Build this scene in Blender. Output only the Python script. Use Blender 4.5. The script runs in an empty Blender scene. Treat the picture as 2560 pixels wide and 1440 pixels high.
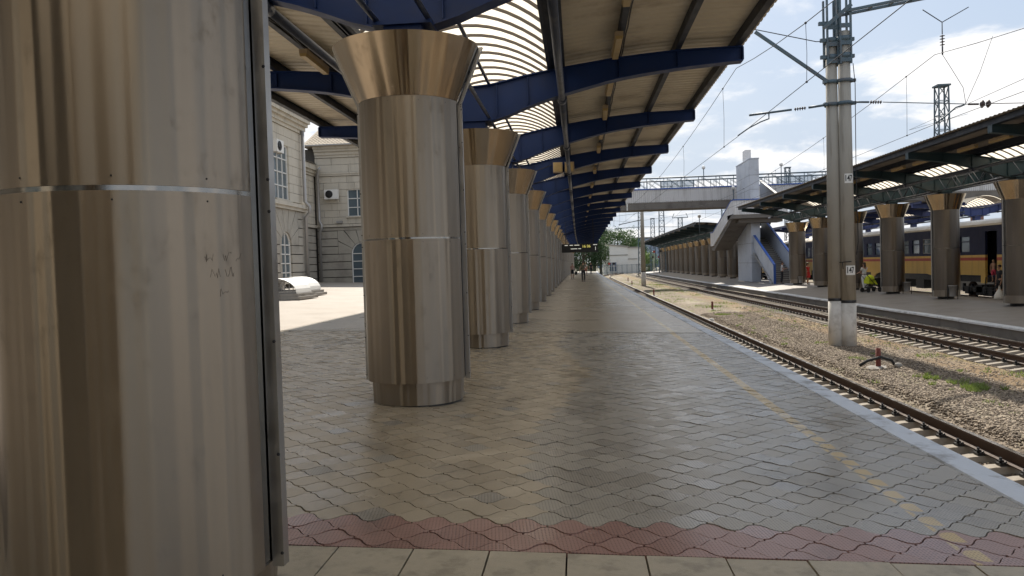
import bpy, bmesh, math, random
import numpy as np
from mathutils import Vector, Matrix, Euler
random.seed(7); RNG = np.random.default_rng(7)
S = bpy.context.scene
COL = S.collection
rad = math.radians

# ------------------------------------------------------------------ camera
cam = bpy.data.cameras.new('camera'); camo = bpy.data.objects.new('camera', cam); COL.objects.link(camo)
YAW, PIT, RHO = rad(4.956), rad(1.6625), 0.03
fw = Vector((-math.sin(YAW)*math.cos(PIT), math.cos(YAW)*math.cos(PIT), -math.sin(PIT)))
r0 = Vector((math.cos(YAW), math.sin(YAW), 0)); u0 = r0.cross(fw)
rv = r0*math.cos(RHO) - u0*math.sin(RHO); uv = u0*math.cos(RHO) + r0*math.sin(RHO)
camo.matrix_world = Matrix(((rv.x, uv.x, -fw.x, 0), (rv.y, uv.y, -fw.y, 0), (rv.z, uv.z, -fw.z, 1.6), (0, 0, 0, 1)))
cam.sensor_width = 36; cam.lens = 36*1923/2560; cam.clip_end = 6000; cam.clip_start = 0.05
S.camera = camo

# ------------------------------------------------------------------ sky, sun, exposure
SUN_EL, SUN_AZ = 43.0, -1.0            # azimuth measured from +Y towards +X
W = bpy.data.worlds.new('World'); S.world = W; W.use_nodes = True
wt = W.node_tree; wt.nodes.clear()
def wn(t, **k):
    n = wt.nodes.new(t)
    for a, b in k.items(): setattr(n, a, b)
    return n
sky = wn('ShaderNodeTexSky'); sky.sky_type = 'NISHITA'; sky.sun_disc = False
sky.sun_elevation = rad(SUN_EL); sky.sun_rotation = rad(SUN_AZ); sky.air_density = 1.2; sky.dust_density = 2.0; sky.ozone_density = 1.5
tc = wn('ShaderNodeTexCoord'); sep = wn('ShaderNodeSeparateXYZ'); wt.links.new(tc.outputs['Generated'], sep.inputs[0])
def wmath(op, a, b=None):
    n = wn('ShaderNodeMath', operation=op)
    for i, v in enumerate((a, b)):
        if v is None: continue
        if isinstance(v, (int, float)): n.inputs[i].default_value = v
        else: wt.links.new(v, n.inputs[i])
    return n.outputs[0]
zc = wmath('ADD', wmath('MAXIMUM', sep.outputs[2], 0.0), 0.22)
cx_ = wmath('DIVIDE', sep.outputs[0], zc); cy_ = wmath('DIVIDE', sep.outputs[1], zc)
cmb = wn('ShaderNodeCombineXYZ'); wt.links.new(cx_, cmb.inputs[0]); wt.links.new(cy_, cmb.inputs[1])
def wnoise(scale, detail, rough, off):
    m = wn('ShaderNodeMapping'); m.inputs['Location'].default_value = off; wt.links.new(cmb.outputs[0], m.inputs[0])
    n = wn('ShaderNodeTexNoise'); n.inputs['Scale'].default_value = scale; n.inputs['Detail'].default_value = detail
    n.inputs['Roughness'].default_value = rough; n.inputs['Distortion'].default_value = 0.25
    wt.links.new(m.outputs[0], n.inputs['Vector']); return n.outputs['Fac']
def wramp(v, p0, p1):
    n = wn('ShaderNodeMapRange'); n.interpolation_type = 'SMOOTHSTEP'
    n.inputs['From Min'].default_value = p0; n.inputs['From Max'].default_value = p1
    wt.links.new(v, n.inputs['Value']); return n.outputs[0]
def wmix(f, a, b):
    n = wn('ShaderNodeMix', data_type='RGBA'); 
    for sock, v in ((n.inputs['Factor'], f), (n.inputs[6], a), (n.inputs[7], b)):
        if isinstance(v, (int, float)): sock.default_value = v
        elif isinstance(v, tuple): sock.default_value = v
        else: wt.links.new(v, sock)
    return n.outputs[2]
big = wramp(wnoise(1.7, 10, 0.60, (3.1, 1.7, 0)), 0.46, 0.60)      # cumulus
veil = wramp(wnoise(0.6, 5, 0.55, (9.3, 4.2, 0)), 0.25, 0.70)        # thin grey-blue veil
hor = wramp(sep.outputs[2], 0.42, 0.02)
skyc = wmix(wmath('ADD', wmath('MULTIPLY', veil, 0.2), 0.7), sky.outputs[0], (4.2, 5.3, 7.0, 1))
skyc = wmix(wmath('MULTIPLY', hor, 0.45), skyc, (6.4, 6.8, 7.3, 1))
skyc = wmix(wmath('MULTIPLY', big, 0.85), skyc, (10.3, 10.0, 9.7, 1))
bg = wn('ShaderNodeBackground'); bg.inputs['Strength'].default_value = 0.09
wo = wn('ShaderNodeOutputWorld'); wt.links.new(skyc, bg.inputs[0]); wt.links.new(bg.outputs[0], wo.inputs[0])
sl = bpy.data.lights.new('sun', 'SUN'); sl.energy = 4.9; sl.angle = rad(0.6); sl.color = (1.0, 0.93, 0.82)
so = bpy.data.objects.new('sun', sl); COL.objects.link(so); so.location = (0, 40, 60)
sd = Vector((math.sin(rad(SUN_AZ))*math.cos(rad(SUN_EL)), math.cos(rad(SUN_AZ))*math.cos(rad(SUN_EL)), math.sin(rad(SUN_EL))))
so.rotation_euler = sd.to_track_quat('Z', 'Y').to_euler()
S.view_settings.view_transform = 'Standard'; S.view_settings.look = 'None'
S.view_settings.exposure = 0.42; S.view_settings.gamma = 1.0; S.view_settings.use_curve_mapping = False
S.cycles.use_denoising = True
S.cycles.max_bounces = 8; S.cycles.diffuse_bounces = 4; S.cycles.glossy_bounces = 4; S.cycles.transmission_bounces = 6; S.cycles.transparent_max_bounces = 8
S.cycles.sample_clamp_indirect = 6.0; S.cycles.caustics_reflective = False; S.cycles.caustics_refractive = False

# ------------------------------------------------------------------ materials
class NT:
    def __init__(s, m): s.t = m.node_tree; s.n = s.t.nodes; s.l = s.t.links
    def add(s, t, **k):
        n = s.n.new(t)
        for a, b in k.items(): setattr(n, a, b)
        return n
    def put(s, sock, v):
        if hasattr(v, 'is_output'): s.l.new(v, sock)
        elif isinstance(v, tuple) and len(v) == 3 and sock.type == 'RGBA': sock.default_value = (*v, 1)
        else: sock.default_value = v
    def math(s, op, a, b=None, c=None):
        n = s.add('ShaderNodeMath', operation=op)
        for i, v in enumerate((a, b, c)):
            if v is not None: s.put(n.inputs[i], v)
        return n.outputs[0]
    def noise(s, vec, scale, detail=4, rough=0.55, dist=0.0):
        n = s.add('ShaderNodeTexNoise'); s.l.new(vec, n.inputs['Vector'])
        n.inputs['Scale'].default_value = scale; n.inputs['Detail'].default_value = detail; n.inputs['Roughness'].default_value = rough
        n.inputs['Distortion'].default_value = dist
        return n.outputs['Fac']
    def ramp(s, v, a, b, lo=0.0, hi=1.0):
        n = s.add('ShaderNodeMapRange'); n.interpolation_type = 'SMOOTHSTEP'; s.l.new(v, n.inputs['Value'])
        for k, x in (('From Min', a), ('From Max', b), ('To Min', lo), ('To Max', hi)): n.inputs[k].default_value = x
        return n.outputs[0]
    def mix(s, f, a, b):
        n = s.add('ShaderNodeMix', data_type='RGBA'); s.put(n.inputs['Factor'], f); s.put(n.inputs[6], a); s.put(n.inputs[7], b); return n.outputs[2]
    def scale(s, vec, sc):
        n = s.add('ShaderNodeMapping'); n.inputs['Scale'].default_value = sc; s.l.new(vec, n.inputs[0]); return n.outputs[0]
    def bump(s, h, strength, dist, normal=None):
        n = s.add('ShaderNodeBump'); n.inputs['Strength'].default_value = strength; n.inputs['Distance'].default_value = dist
        s.l.new(h, n.inputs['Height'])
        if normal: s.l.new(normal, n.inputs['Normal'])
        return n.outputs[0]
MATS = {}
def newmat(name):
    m = bpy.data.materials.new(name); m.use_nodes = True; nt = NT(m); MATS[name] = m
    return m, nt, nt.n['Principled BSDF']
def pm(name, col, rough=0.6, metal=0.0, var=0.12, vs=3.0, bump=0.0, bs=40.0, dirt=None, dirt_amt=0.0, ds=0.8, streak=False, spec=0.5):
    """principled paint / stone with noise variation, fine relief and optional dirt"""
    m, nt, b = newmat(name)
    g = nt.add('ShaderNodeNewGeometry'); pos = g.outputs['Position']
    a = nt.noise(nt.scale(pos, (vs, vs, vs)), 1.0, 5, 0.6)
    c = nt.mix(a, tuple(x*(1-var) for x in col), tuple(min(1, x*(1+var)) for x in col))
    if dirt:
        d = nt.noise(nt.scale(pos, (ds*3, ds*3, ds*0.25) if streak else (ds, ds, ds)), 1.0, 6, 0.65)
        c = nt.mix(nt.ramp(d, 0.48, 0.68, 0, dirt_amt), c, dirt)
    nt.l.new(c, b.inputs['Base Color']); b.inputs['Roughness'].default_value = rough; b.inputs['Metallic'].default_value = metal
    b.inputs['Specular IOR Level'].default_value = spec
    if bump:
        h = nt.noise(nt.scale(pos, (bs, bs, bs)), 1.0, 4, 0.6)
        nt.l.new(nt.bump(h, bump, 0.01), b.inputs['Normal'])
    r = nt.noise(nt.scale(pos, (vs*2, vs*2, vs*2)), 1.0, 3)
    nt.l.new(nt.ramp(r, 0.2, 0.8, max(0.03, rough-0.08), min(1, rough+0.08)), b.inputs['Roughness'])
    return m

AROT = 0.25
def steel(name, base, rough, dirt_amt=0.25, aniso=0.85):
    m, nt, b = newmat(name)
    t = nt.add('ShaderNodeTexCoord'); ob = t.outputs['Object']
    fine = nt.noise(nt.scale(ob, (3, 3, 160)), 1.0, 3, 0.6)            # horizontal brushing
    big = nt.noise(nt.scale(ob, (2.2, 2.2, 0.35)), 1.0, 3, 0.5)
    spots = nt.noise(nt.scale(ob, (9, 9, 5)), 1.0, 6, 0.7)
    oi = nt.add('ShaderNodeObjectInfo')
    c = nt.mix(nt.ramp(big, 0.3, 0.7), tuple(x*0.86 for x in base), tuple(min(1, x*1.08) for x in base))
    c = nt.mix(nt.ramp(spots, 0.58, 0.76, 0, dirt_amt), c, (0.16, 0.13, 0.10))
    nt.l.new(c, b.inputs['Base Color']); b.inputs['Metallic'].default_value = 1.0
    nt.l.new(nt.math('ADD', nt.ramp(fine, 0.25, 0.75, rough-0.008, rough+0.008), nt.ramp(spots, 0.5, 0.75, 0, 0.12)), b.inputs['Roughness'])
    b.inputs['Anisotropic'].default_value = aniso; b.inputs['Anisotropic Rotation'].default_value = AROT
    tg = nt.add('ShaderNodeTangent', direction_type='RADIAL', axis='Z'); nt.l.new(tg.outputs[0], b.inputs['Tangent'])
    # shallow vertical dents of the thin sheet: each dent breaks the reflection into streaks
    so_ = nt.add('ShaderNodeSeparateXYZ'); nt.l.new(ob, so_.inputs[0])
    flat = nt.add('ShaderNodeCombineXYZ'); nt.l.new(so_.outputs[0], flat.inputs[0]); nt.l.new(so_.outputs[1], flat.inputs[1])
    nrm = nt.add('ShaderNodeVectorMath', operation='NORMALIZE'); nt.l.new(flat.outputs[0], nrm.inputs[0])
    up_ = nt.add('ShaderNodeCombineXYZ'); nt.l.new(nt.math('MULTIPLY', so_.outputs[2], 0.05), up_.inputs[2])
    dv0 = nt.add('ShaderNodeVectorMath', operation='SCALE'); nt.l.new(nrm.outputs[0], dv0.inputs[0]); dv0.inputs['Scale'].default_value = 2.1
    dv = nt.add('ShaderNodeVectorMath', operation='ADD'); nt.l.new(dv0.outputs[0], dv.inputs[0]); nt.l.new(up_.outputs[0], dv.inputs[1])
    off = nt.add('ShaderNodeCombineXYZ'); nt.l.new(nt.math('MULTIPLY', oi.outputs['Random'], 40), off.inputs[0])
    ad = nt.add('ShaderNodeVectorMath', operation='ADD'); nt.l.new(dv.outputs[0], ad.inputs[0]); nt.l.new(off.outputs[0], ad.inputs[1])
    dent = nt.noise(ad.outputs[0], 1.0, 2, 0.42)
    nt.l.new(nt.bump(dent, 1.0, 0.085), b.inputs['Normal'])
    return m
STEEL = steel('brushed_steel', (0.292, 0.250, 0.203), 0.292, 0.12, 1.0)
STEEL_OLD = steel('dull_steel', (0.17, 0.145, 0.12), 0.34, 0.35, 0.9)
STEEL_CAP = steel('bright_steel', (0.46, 0.375, 0.275), 0.16, 0.12, 0.9)
STEEL_TRIM = pm('steel_trim', (0.42, 0.41, 0.40), 0.34, 1.0, 0.1, 4)
MIRROR = pm('dark_mirror_strip', (0.30, 0.30, 0.30), 0.06, 1.0, 0.08, 3)
SHINY = pm('polished_band', (0.27, 0.255, 0.235), 0.14, 1.0, 0.45, 9)
NAVY = pm('navy_paint', (0.004, 0.023, 0.108), 0.5, 0, 0.2, 2, 0.05, 60, (0.02, 0.025, 0.04), 0.25, 1.2, spec=.3)
NAVY_DARK = pm('dark_navy_paint', (0.007, 0.012, 0.025), 0.55, 0, 0.2, 2)
TUBE = pm('grey_blue_tube', (0.045, 0.055, 0.085), 0.38, 0, 0.2, 4, 0, 40, (0.15, 0.14, 0.13), 0.4, 2.0)
TEAL = pm('teal_paint', (0.016, 0.042, 0.055), 0.5, 0, 0.25, 2, 0.05, 60, (0.08, 0.075, 0.06), 0.35, 1.2)
ROYAL = pm('royal_blue_paint', (0.02, 0.04, 0.17), 0.45, 0, 0.2, 2)
CREAM = pm('cream_sheet', (0.64, 0.58, 0.47), 0.55, 0, 0.10, 1.2, 0, 40, (0.24, 0.18, 0.12), 0.5, 0.7)
DULL = pm('dull_grey_sheet', (0.22, 0.20, 0.18), 0.6, 0, 0.12, 1.0, 0, 40, (0.10, 0.08, 0.06), 0.5, 0.7)
RIB = pm('rib_paint', (0.10, 0.085, 0.075), 0.5, 0, 0.1, 4)
LAMPY = pm('yellowed_plastic', (0.46, 0.33, 0.14), 0.45, 0, 0.2, 6, 0, 40, (0.2, 0.14, 0.08), 0.4, 3)
CREAMBOX = pm('cream_plastic', (0.40, 0.31, 0.21), 0.5, 0, 0.1, 6)
BLACK = pm('black_metal', (0.012, 0.012, 0.014), 0.45, 0, 0.2, 5)
RUBBER = pm('black_rubber', (0.02, 0.02, 0.02), 0.8, 0, 0.2, 5)
CONC = pm('concrete', (0.33, 0.31, 0.28), 0.85, 0, 0.15, 1.5, 0.3, 60, (0.14, 0.12, 0.10), 0.45, 1.2)
CONC_DARK = pm('dark_concrete', (0.17, 0.155, 0.14), 0.9, 0, 0.2, 1.0, 0.4, 40, (0.08, 0.07, 0.06), 0.6, 0.8)
POLEC = pm('pole_concrete', (0.33, 0.31, 0.27), 0.85, 0, 0.12, 2, 0.25, 90, (0.15, 0.125, 0.095), 0.5, 2.2, True)
WHITEW = pm('whitewash', (0.62, 0.59, 0.54), 0.85, 0, 0.08, 3, 0.25, 50, (0.28, 0.24, 0.20), 0.45, 2.5)
WHITE = pm('white_paint', (0.72, 0.71, 0.68), 0.55, 0, 0.05, 3)
WHITEWALL = pm('white_render', (0.74, 0.72, 0.68), 0.85, 0, 0.05, 1, 0, 40, (0.5, 0.47, 0.42), 0.3, 0.5)
BRACKET = pm('blue_grey_steel', (0.065, 0.105, 0.135), 0.5, 0, 0.2, 6, 0, 40, (0.12, 0.07, 0.05), 0.4, 5)
INSUL = pm('brown_insulator', (0.06, 0.04, 0.035), 0.6, 0, 0.2, 8)
WIRE = pm('dark_wire', (0.04, 0.045, 0.055), 0.5, 0.3, 0.1, 4)
RAILTOP = pm('rail_head_steel', (0.45, 0.42, 0.40), 0.22, 1.0, 0.1, 5)
RUST = pm('rusty_rail', (0.075, 0.045, 0.032), 0.75, 0.0, 0.25, 5, 0.2, 60)
SLEEPER = pm('sleeper_concrete', (0.32, 0.28, 0.23), 0.9, 0, 0.15, 4, 0.3, 60, (0.20, 0.16, 0.12), 0.5, 3)
KERB = pm('pale_blue_kerb', (0.58, 0.62, 0.68), 0.75, 0, 0.10, 3, 0.4, 30, (0.17, 0.165, 0.16), 0.75, 2.6)
KERB2 = pm('pale_kerb', (0.68, 0.68, 0.68), 0.75, 0, 0.08, 3, 0.25, 40, (0.22, 0.20, 0.19), 0.5, 2)
STONE = pm('ashlar_stone', (0.53, 0.485, 0.405), 0.85, 0, 0.10, 1.2, 0.2, 30, (0.27, 0.24, 0.19), 0.45, 0.6, True)
STONE2 = pm('rusticated_stone', (0.39, 0.36, 0.305), 0.88, 0, 0.12, 1.0, 0.25, 25, (0.19, 0.17, 0.145), 0.45, 0.7)
JOINT = pm('dark_joint', (0.085, 0.078, 0.068), 0.95, 0, 0.2, 3)
GLASS = pm('window_glass', (0.10, 0.13, 0.15), 0.05, 0, 0.2, 0.6)
TILE = pm('roof_tile', (0.44, 0.37, 0.28), 0.85, 0, 0.15, 2)
ZINC = pm('zinc_pipe', (0.36, 0.35, 0.34), 0.5, 0.5, 0.1, 4)
CLAD = pm('grey_cladding', (0.46, 0.49, 0.55), 0.5, 0, 0.05, 1, 0, 40, (0.22, 0.22, 0.23), 0.3, 0.8)
CORR = pm('corrugated_grey', (0.66, 0.65, 0.65), 0.5, 0.0, 0.06, 1, 0, 40, (0.25, 0.23, 0.22), 0.3, 0.8, True)
BLUECAP = pm('blue_cap_paint', (0.035, 0.10, 0.36), 0.45, 0, 0.1, 2)
TR_BLUE = pm('train_blue', (0.012, 0.016, 0.052), 0.45, 0, 0.12, 0.8, 0, 40, (0.03, 0.03, 0.04), 0.35, 0.9, True, spec=.25)
TR_YEL = pm('train_yellow', (0.60, 0.39, 0.095), 0.4, 0, 0.08, 0.8, 0, 40, (0.22, 0.13, 0.05), 0.4, 0.9, True)
TR_RED = pm('train_red', (0.36, 0.045, 0.03), 0.4, 0, 0.08, 1)
TR_ROOF = pm('train_roof', (0.56, 0.50, 0.41), 0.33, 0.5, 0.08, 0.7, 0, 40, (0.3, 0.25, 0.2), 0.35, 0.8)
SKIN = pm('skin', (0.42, 0.24, 0.16), 0.55, 0, 0.08, 8)
HAIR = pm('brown_hair', (0.05, 0.03, 0.02), 0.6, 0, 0.2, 20)
FAIR = pm('fair_hair', (0.42, 0.30, 0.16), 0.6, 0, 0.2, 20)
def cloth(n, c): return pm(n, c, 0.85, 0, 0.12, 6, 0.15, 120)
BARK = pm('bark', (0.10, 0.075, 0.055), 0.9, 0, 0.25, 3, 0.5, 20)
FARWALL = pm('pale_blue_block_wall', (0.22, 0.27, 0.36), 0.8, 0, 0.08, 0.2)
FARWIN = pm('far_window', (0.10, 0.13, 0.19), 0.3, 0, 0.2, 0.5)
BRICKT = pm('brown_brick', (0.20, 0.11, 0.09), 0.9, 0, 0.15, 1)
REDPOST = pm('rusty_red_paint', (0.16, 0.035, 0.022), 0.7, 0, 0.3, 8)
YELLOWG = pm('lime_fabric', (0.55, 0.62, 0.02), 0.8, 0, 0.08, 8)

def leafmat(name, a, b_):
    m, nt, b = newmat(name)
    g = nt.add('ShaderNodeNewGeometry')
    c = nt.mix(g.outputs['Random Per Island'], a, b_)
    nt.l.new(c, b.inputs['Base Color']); b.inputs['Roughness'].default_value = 0.55
    tr = nt.add('ShaderNodeBsdfTranslucent'); nt.l.new(c, tr.inputs[0])
    mx = nt.add('ShaderNodeMixShader'); mx.inputs[0].default_value = 0.35
    out = nt.n['Material Output']; nt.l.new(b.outputs[0], mx.inputs[1]); nt.l.new(tr.outputs[0], mx.inputs[2]); nt.l.new(mx.outputs[0], out.inputs[0])
    return m
LEAF_D = leafmat('dark_leaves', (0.018, 0.040, 0.014), (0.035, 0.075, 0.022))
LEAF_M = leafmat('green_leaves', (0.035, 0.075, 0.022), (0.075, 0.13, 0.035))
LEAF_L = leafmat('bright_leaves', (0.07, 0.13, 0.025), (0.13, 0.20, 0.045))
GRASS = leafmat('grass_blades', (0.14, 0.21, 0.035), (0.26, 0.32, 0.09))

# translucent roof glazing
POLY, nt, b = newmat('translucent_sheet')
tr = nt.add('ShaderNodeBsdfTranslucent'); tr.inputs[0].default_value = (0.94, 0.84, 0.68, 1)
b.inputs['Base Color'].default_value = (0.8, 0.78, 0.72, 1); b.inputs['Roughness'].default_value = 0.3
mx = nt.add('ShaderNodeMixShader'); mx.inputs[0].default_value = 0.86
nt.l.new(b.outputs[0], mx.inputs[1]); nt.l.new(tr.outputs[0], mx.inputs[2]); nt.l.new(mx.outputs[0], nt.n['Material Output'].inputs[0])

# pavers: concrete with pressed dimples, worn yellow line where the paint runs
def paver(name, base, dimple, line=True):
    m, nt, b = newmat(name)
    g = nt.add('ShaderNodeNewGeometry'); pos = g.outputs['Position']; oi = nt.add('ShaderNodeObjectInfo')
    rnd = nt.math('FRACT', nt.math('ADD', g.outputs['Random Per Island'], oi.outputs['Random']))
    n1 = nt.noise(nt.scale(pos, (1.1, 0.5, 1)), 1.0, 5, 0.6)
    n2 = nt.noise(nt.scale(pos, (70, 70, 70)), 1.0, 3, 0.6)
    f = nt.math('ADD', nt.math('MULTIPLY', rnd, 0.5), nt.math('MULTIPLY', n1, 0.5))
    c = nt.mix(f, tuple(x*0.82 for x in base), tuple(x*1.14 for x in base))
    c = nt.mix(nt.ramp(n2, 0.3, 0.75, 0, 0.22), c, tuple(x*0.5 for x in base))
    sep = nt.add('ShaderNodeSeparateXYZ'); nt.l.new(pos, sep.inputs[0])
    if line:
        d = nt.math('ABSOLUTE', nt.math('SUBTRACT', sep.outputs[0], 2.12))
        wear = nt.noise(nt.scale(pos, (9, 9, 9)), 1.0, 5, 0.65)
        wear2 = nt.noise(nt.scale(pos, (0.2, 0.45, 1)), 1.0, 2, 0.5)
        def cell(o_):
            q = [nt.math('SUBTRACT', nt.math('FRACT', nt.math('ADD', nt.math('DIVIDE', nt.math('SUBTRACT', sep.outputs[i_], c_), 0.28), 0.5+o_)), 0.5) for i_, c_ in ((0, 0.05), (1, 4.225))]
            return nt.math('SQRT', nt.math('ADD', nt.math('MULTIPLY', q[0], q[0]), nt.math('MULTIPLY', q[1], q[1])))
        dome_ = nt.ramp(nt.math('MINIMUM', cell(0.0), cell(0.5)), 0.34, 0.26)
        keep = nt.math('MAXIMUM', dome_, nt.ramp(nt.math('ADD', sep.outputs[1], nt.math('MULTIPLY', wear, 4.0)), 8.5, 11.5))
        mask = nt.math('MULTIPLY', keep, 1.0)
        mask = nt.math('MULTIPLY', nt.math('MULTIPLY', mask, nt.ramp(d, 0.066, 0.052)), nt.ramp(nt.math('ADD', nt.math('MULTIPLY', wear, 0.7), nt.math('MULTIPLY', wear2, 0.5)), 0.38, 0.56, 0.5, 1.0))
        c = nt.mix(mask, c, (0.52, 0.37, 0.14))
    st_ = nt.noise(nt.scale(pos, (0.9, 0.55, 1)), 1.0, 7, 0.68, 0.3)
    c = nt.mix(nt.ramp(st_, 0.52, 0.70, 0, 0.50), c, (0.085, 0.072, 0.058))
    gum = nt.add('ShaderNodeTexVoronoi'); gum.inputs['Scale'].default_value = 3.3; nt.l.new(nt.scale(pos, (1, 1, 0)), gum.inputs['Vector'])
    gumn = nt.noise(nt.scale(pos, (30, 30, 30)), 1.0, 3)
    c = nt.mix(nt.ramp(nt.math('ADD', gum.outputs['Distance'], nt.math('MULTIPLY', gumn, 0.05)), 0.085, 0.055, 0, 0.55), c, (0.06, 0.052, 0.045))
    h = n2
    if dimple:
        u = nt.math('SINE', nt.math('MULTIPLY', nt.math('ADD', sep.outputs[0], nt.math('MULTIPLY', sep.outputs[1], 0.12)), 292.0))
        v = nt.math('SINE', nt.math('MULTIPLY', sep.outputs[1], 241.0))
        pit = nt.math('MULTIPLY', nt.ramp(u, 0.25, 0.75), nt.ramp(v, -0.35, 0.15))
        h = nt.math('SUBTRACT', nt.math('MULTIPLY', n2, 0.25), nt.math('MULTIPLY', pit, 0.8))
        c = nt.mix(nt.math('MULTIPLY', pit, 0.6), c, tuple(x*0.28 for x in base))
    nt.l.new(c, b.inputs['Base Color'])
    nt.l.new(nt.ramp(nt.math('ADD', nt.math('MULTIPLY', rnd, 0.4), nt.math('MULTIPLY', n1, 0.6)), 0.2, 0.8, 0.20, 0.38), b.inputs['Roughness'])
    nt.l.new(nt.bump(h, 0.5 if dimple else 0.3, 0.004), b.inputs['Normal'])
    return m
PAV_G = paver('grey_paver', (0.335, 0.305, 0.258), True)
PAV_S = paver('smooth_paver', (0.385, 0.325, 0.240), False)
PAV_R = paver('red_paver', (0.33, 0.19, 0.16), True)
SLAB = pm('granite_slab', (0.41, 0.36, 0.275), 0.5, 0, 0.16, 24, 0.35, 160, (0.19, 0.165, 0.125), 0.6, 5)
MORTAR = pm('joint_sand', (0.045, 0.040, 0.034), 0.95, 0, 0.3, 20)
# paving too far off to tell pieces apart
PAV_FAR, nt, b = newmat('far_paving')
g = nt.add('ShaderNodeNewGeometry'); pos = g.outputs['Position']
n1 = nt.noise(nt.scale(pos, (0.35, 0.9, 1)), 1.0, 6, 0.6); n2 = nt.noise(nt.scale(pos, (3, 9, 3)), 1.0, 4, 0.6)
vo = nt.add('ShaderNodeTexVoronoi', feature='DISTANCE_TO_EDGE'); vo.inputs['Scale'].default_value = 5.0; nt.l.new(nt.scale(pos, (1, 1, 0)), vo.inputs['Vector'])
c = nt.mix(nt.math('ADD', nt.math('MULTIPLY', n1, .6), nt.math('MULTIPLY', n2, .4)), (0.25, 0.218, 0.172), (0.40, 0.352, 0.28))
c = nt.mix(nt.ramp(vo.outputs['Distance'], 0.04, 0.0, 0, 0.45), c, (0.07, 0.06, 0.05))
sp = nt.add('ShaderNodeSeparateXYZ'); nt.l.new(pos, sp.inputs[0])
bend = nt.math('DIVIDE', nt.math('POWER', nt.math('MAXIMUM', nt.math('SUBTRACT', sp.outputs[1], 70.0), 0.0), 2.0), 10000.0)
d = nt.math('ABSOLUTE', nt.math('SUBTRACT', nt.math('SUBTRACT', sp.outputs[0], bend), 2.15))
c = nt.mix(nt.math('MULTIPLY', nt.ramp(d, 0.06, 0.045), nt.ramp(n2, 0.3, 0.6, 0.5, 0.95)), c, (0.50, 0.40, 0.20))
nt.l.new(c, b.inputs['Base Color']); nt.l.new(nt.ramp(n1, 0.2, 0.8, 0.22, 0.38), b.inputs['Roughness'])
nt.l.new(nt.bump(nt.math('ADD', n2, nt.ramp(vo.outputs['Distance'], 0.05, 0.0, 0, -1)), 0.25, 0.01), b.inputs['Normal'])
PLAZA = pm('plaza_paving', (0.37, 0.325, 0.275), 0.75, 0, 0.10, 0.6, 0.2, 8, (0.29, 0.25, 0.21), 0.4, 0.5)
PLAT2 = pm('second_platform_paving', (0.25, 0.225, 0.20), 0.6, 0, 0.15, 0.8, 0.2, 10, (0.15, 0.13, 0.115), 0.4, 0.6)
# ballast bed
BALL, nt, b = newmat('ballast')
g = nt.add('ShaderNodeNewGeometry'); pos = g.outputs['Position']
vo = nt.add('ShaderNodeTexVoronoi'); vo.inputs['Scale'].default_value = 17.0; nt.l.new(pos, vo.inputs['Vector'])
sp = nt.add('ShaderNodeSeparateXYZ'); nt.l.new(pos, sp.inputs[0])
rv_ = nt.add('ShaderNodeSeparateColor'); nt.l.new(vo.outputs['Color'], rv_.inputs[0])
c = nt.mix(rv_.outputs[0], (0.10, 0.075, 0.052), (0.34, 0.275, 0.205))
big1 = nt.noise(nt.scale(pos, (0.5, 0.14, 1)), 1.0, 5, 0.6); big2 = nt.noise(nt.scale(pos, (0.8, 0.3, 1)), 1.0, 6, 0.65, 0.4)
c = nt.mix(nt.ramp(big1, 0.5, 0.72, 0, 0.75), c, (0.42, 0.36, 0.27))
oil = nt.ramp(nt.math('MINIMUM', nt.math('ABSOLUTE', nt.math('SUBTRACT', sp.outputs[0], 4.66)), nt.math('ABSOLUTE', nt.math('SUBTRACT', sp.outputs[0], 11.4))), 1.5, 0.7, 0, 0.6)
c = nt.mix(oil, c, (0.075, 0.052, 0.038))
near2 = nt.ramp(nt.math('ABSOLUTE', nt.math('SUBTRACT', sp.outputs[0], 9.25)), 1.5, 0.3)
c = nt.mix(nt.math('MULTIPLY', near2, nt.ramp(big2, 0.36, 0.58, 0, 0.75)), c, (0.235, 0.145, 0.058))
gr = nt.noise(nt.scale(pos, (1.5, 0.5, 1)), 1.0, 6, 0.7)
farg = nt.ramp(sp.outputs[1], 24, 70, 0.35, 0.9)
c = nt.mix(nt.math('MULTIPLY', farg, nt.ramp(gr, 0.52, 0.64)), c, (0.22, 0.23, 0.075))
nt.l.new(c, b.inputs['Base Color']); b.inputs['Roughness'].default_value = 0.95
nt.l.new(nt.bump(nt.math('ADD', nt.math('MULTIPLY', vo.outputs['Distance'], -0.6), nt.noise(nt.scale(pos, (40, 40, 40)), 1.0, 3)), 0.9, 0.04), b.inputs['Normal'])
GRAVEL, nt, b = newmat('gravel_stone')
g = nt.add('ShaderNodeNewGeometry')
c = nt.mix(g.outputs['Random Per Island'], (0.085, 0.062, 0.043), (0.37, 0.30, 0.225))
nt.l.new(c, b.inputs['Base Color']); b.inputs['Roughness'].default_value = 0.9
GROUND = pm('ground_soil', (0.26, 0.24, 0.19), 0.95, 0, 0.2, 0.05, 0.3, 3, (0.12, 0.15, 0.06), 0.7, 0.02)
SCREEN, nt, b = newmat('clear_screen'); b.inputs['Base Color'].default_value = (.45, .52, .58, 1); b.inputs['Roughness'].default_value = .1; b.inputs['Alpha'].default_value = .45
def emit(name, col, s):
    m, nt, b = newmat(name); b.inputs['Emission Color'].default_value = (*col, 1); b.inputs['Emission Strength'].default_value = s
    b.inputs['Base Color'].default_value = (*col, 1); return m
LED = emit('yellow_digits', (0.75, 0.66, 0.16), 0.55)
LEDW = emit('white_sign_print', (0.75, 0.75, 0.70), 0.35)
BOARD = pm('display_black', (0.006, 0.006, 0.007), 0.35, 0, 0.1, 3)

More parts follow.
